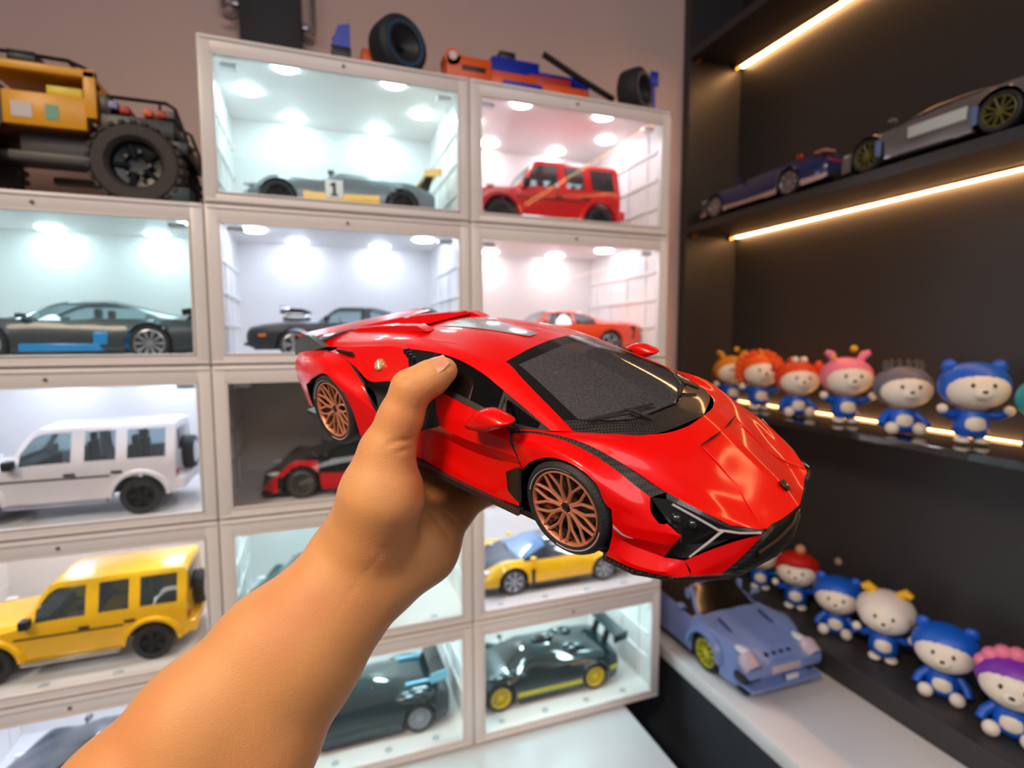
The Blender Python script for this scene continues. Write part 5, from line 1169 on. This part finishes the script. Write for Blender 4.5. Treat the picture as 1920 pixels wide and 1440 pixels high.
# ------------------------------------------------------------------ small plain vinyl toys on the shelves
T_blue = mat('toy_blue', (16, 92, 206), .42, var=.05, scale=50); T_cream = mat('toy_cream', (236, 226, 214), .5, var=.04); T_ylw = mat('toy_yellow', (232, 176, 14), .45)
T_eye = mat('toy_eye', (24, 20, 20), .3)
TC = {'amber': (206, 132, 30), 'orange': (226, 84, 14), 'vermilion': (220, 66, 18), 'pink': (236, 128, 160), 'grey': (104, 104, 118), 'teal': (20, 160, 170), 'red': (196, 24, 20), 'white': (226, 214, 206), 'purple': (122, 40, 176)}
def toy(x, y, z, k, hood, top, pose, label):
    fx, fy = CAM.x - x, CAM.y - y; ang = math.atan2(fy, fx) * .55 + PI * .45 * -1 if False else math.atan2(fy, fx)
    e = empty('vinyl_toy', (x, y, z), ang + (.30 if z > 1 else -.05)); tag(e, label, 'toy figure', 'vinyl toys on the shelves')
    hm = T_blue if hood == 'blue' else mat('toy_' + hood, TC[hood], .45, var=.05, scale=50)
    sit = pose == 'sit'; bz = .040 if not sit else .030
    def ob(name, mb, m, par=e): return mb.scaled(k).obj(name, m, par, 50)
    ob('body', MB().lathe([(0, -.028), (.020, -.027), (.0275, -.018), (.0265, .0), (.022, .020), (.014, .030)], 18, Matrix.Translation((0, 0, bz)), axis='z'), T_blue)
    ob('belly', MB().ball((.0135, 0, bz - .004), (.0155, .0185, .021)), T_cream)
    ob('scarf', MB().lathe([(.016, -.005), (.0225, -.002), (.0225, .003), (.016, .006)], 18, Matrix.Translation((0, 0, bz + .026)), axis='z'), T_ylw)
    hz = bz + .026 + .040
    hd = ob('head', MB().ball((0, 0, hz), (.045, .054, .043), 22, 16), hm)
    ob('face_plate', MB().ball((.0185, 0, hz - .006), (.0320, .0465, .0345), 20, 14), T_cream, hd)
    ob('muzzle', MB().ball((.0475, 0, hz - .012), (.009, .014, .010), 14, 10), T_cream, hd)
    ob('nose', MB().ball((.0560, 0, hz - .007), (.003, .0045, .003), 10, 8), T_eye, hd)
    for s in (1, -1):
        ob('eye', MB().ball((.0470, s * .0150, hz + .003), (.003, .0032, .0042), 10, 8), T_eye, hd)
        if sit: ob('foot', MB().ball((.030, s * .024, .0130), (.012, .0125, .0130)), T_cream); ob('arm', MB().tube([(.0, s * .022, bz + .012), (.010, s * .036, bz - .002), (.02, s * .040, bz - .012)], [.009, .008, .007], 10), T_blue); ob('leg', MB().tube([(.0, s * .014, .012), (.028, s * .024, .0125)], .0095, 10), T_blue)
        else: ob('foot', MB().ball((.008, s * .014, .0065), (.0165, .0125, .0065)), T_cream); ob('arm', MB().tube([(.0, s * .020, bz + .016), (.006, s * .036, bz + .012), (.014, s * .046, bz + .020)], [.009, .008, .008], 10), T_blue); ob('paw', MB().ball((.016, s * .048, bz + .024), .0088, 12, 8), T_cream)
        if top in ('ears', 'none'): ob('ear', MB().ball((-.004, s * .036, hz + .034), (.008, .0130, .0130), 12, 8), hm, hd)
    zt_ = hz + .040
    if top == 'mane':
        for q in range(15):
            a = -.6 + q * (PI + 1.2) / 14; ob('mane_tuft', MB().ball((-.002, .056 * math.cos(a), hz + .046 * math.sin(a)), .0105, 10, 8), hm, hd)
        ob('tuft_gem', MB().ball((.010, 0, zt_ + .004), .006, 10, 8), T_ylw, hd)
    elif top == 'knobs':
        for s in (1, -1): ob('hood_knob', MB().ball((.014, s * .010, zt_ + .006), .0085, 12, 8), T_cream, hd); ob('hood_bump', MB().ball((0, s * .012, zt_), .013, 12, 8), hm, hd); ob('hood_claw', MB().ball((0, s * .050, hz + .028), (.010, .012, .016), 12, 8), hm, hd)
    elif top == 'balls':
        for s in (1, -1): ob('hood_ear', MB().tube([(0, s * .024, zt_ - .006), (0, s * .034, zt_ + .010), (0, s * .044, zt_ + .014)], [.008, .009, .006], 10), hm, hd); ob('ear_ball', MB().ball((.002, s * (.030 if s < 0 else .012), zt_ + (.022 if s > 0 else .004)), .0078, 10, 8), T_ylw, hd)
    elif top == 'crown':
        for q in range(6): a = -1.2 + q * .48; ob('crown_point', MB().lathe([(.011, 0), (.0085, .013), (0, .024)], 8, Matrix.Translation((-.002, .034 * math.sin(a), zt_ - .010 + .006 * math.cos(a))), axis='z'), mat('charcoal_toy', (52, 48, 52), .5), hd)
    elif top == 'star':
        pts = [((.020 if q % 2 == 0 else .0095) * math.cos(PI / 2 + q * PI / 5) - .0, (.020 if q % 2 == 0 else .0095) * math.sin(PI / 2 + q * PI / 5) + zt_ + .012) for q in range(10)]
        ob('star', MB().prism(pts, -.002, .009, axis='x'), T_ylw, hd)
    elif top == 'horns':
        for s in (1, -1): ob('horn', MB().tube([(0, s * .022, zt_ - .004), (.002, s * .034, zt_ + .006), (.006, s * .044, zt_ + .002)], [.011, .0105, .006], 12), T_ylw, hd)
    elif top == 'ruffle':
        for q in range(7): a = -1.25 + q * .416; ob('ruffle', MB().ball((.004, .044 * math.sin(a), hz + .041 * math.cos(a) + .004), .0135, 12, 8), mat('toy_pink', TC['pink'], .45), hd)
    elif top == 'pompom':
        ob('pompom', MB().ball((.0, .006, zt_ + .010), .0125, 12, 8), mat('toy_tan', (214, 150, 110), .6), hd); ob('cap_brim', MB().lathe([(.040, -.004), (.049, 0), (.040, .006)], 18, Matrix.Translation((.004, 0, hz + .022)), axis='z'), hm, hd)
    return e
ZA, ZB = 1.2834, 0.8805
toy(1.056, .180, ZA, 0.78, 'amber', 'balls', 'stand', 'vinyl toy with amber hood, first beside the end board on the glossy shelf')
toy(1.052, .090, ZA, 0.82, 'orange', 'mane', 'stand', 'vinyl toy with a shaggy orange mane on the glossy shelf')
toy(1.050, -.010, ZA, 0.80, 'vermilion', 'knobs', 'sit', 'vinyl toy in vermilion hood with two pale knobs on the glossy shelf')
toy(1.054, -.115, ZA, 0.82, 'pink', 'balls', 'stand', 'vinyl toy in pink hood with yellow balls on the glossy shelf')
toy(1.048, -.222, ZA, 0.80, 'grey', 'crown', 'sit', 'vinyl toy in grey hood with dark crown points on the glossy shelf')
toy(1.052, -.322, ZA, 0.82, 'blue', 'none', 'stand', 'plain blue vinyl toy between the crowned and the teal one on the glossy shelf')
toy(1.050, -.422, ZA, 0.80, 'teal', 'star', 'sit', 'vinyl toy in teal hood with a yellow star at the picture edge')
toy(1.062, .075, ZB, 0.75, 'white', 'none', 'stand', 'vinyl toy mostly hidden behind the nose of the held car, lower row')
toy(1.062, -.020, ZB, 0.80, 'red', 'pompom', 'stand', 'vinyl toy in red cap with tan pompom in the lower row')
toy(1.056, -.118, ZB, 0.78, 'blue', 'none', 'sit', 'plain blue sitting vinyl toy between red cap and yellow horns')
toy(1.054, -.212, ZB, 0.83, 'white', 'horns', 'stand', 'vinyl toy in white hood with yellow horns in the lower row')
toy(1.050, -.310, ZB, 0.82, 'blue', 'none', 'sit', 'plain blue sitting vinyl toy between yellow horns and purple hood')
toy(1.048, -.402, ZB, 0.84, 'purple', 'ruffle', 'sit', 'vinyl toy in purple hood with pink ruffle at the lower picture edge')
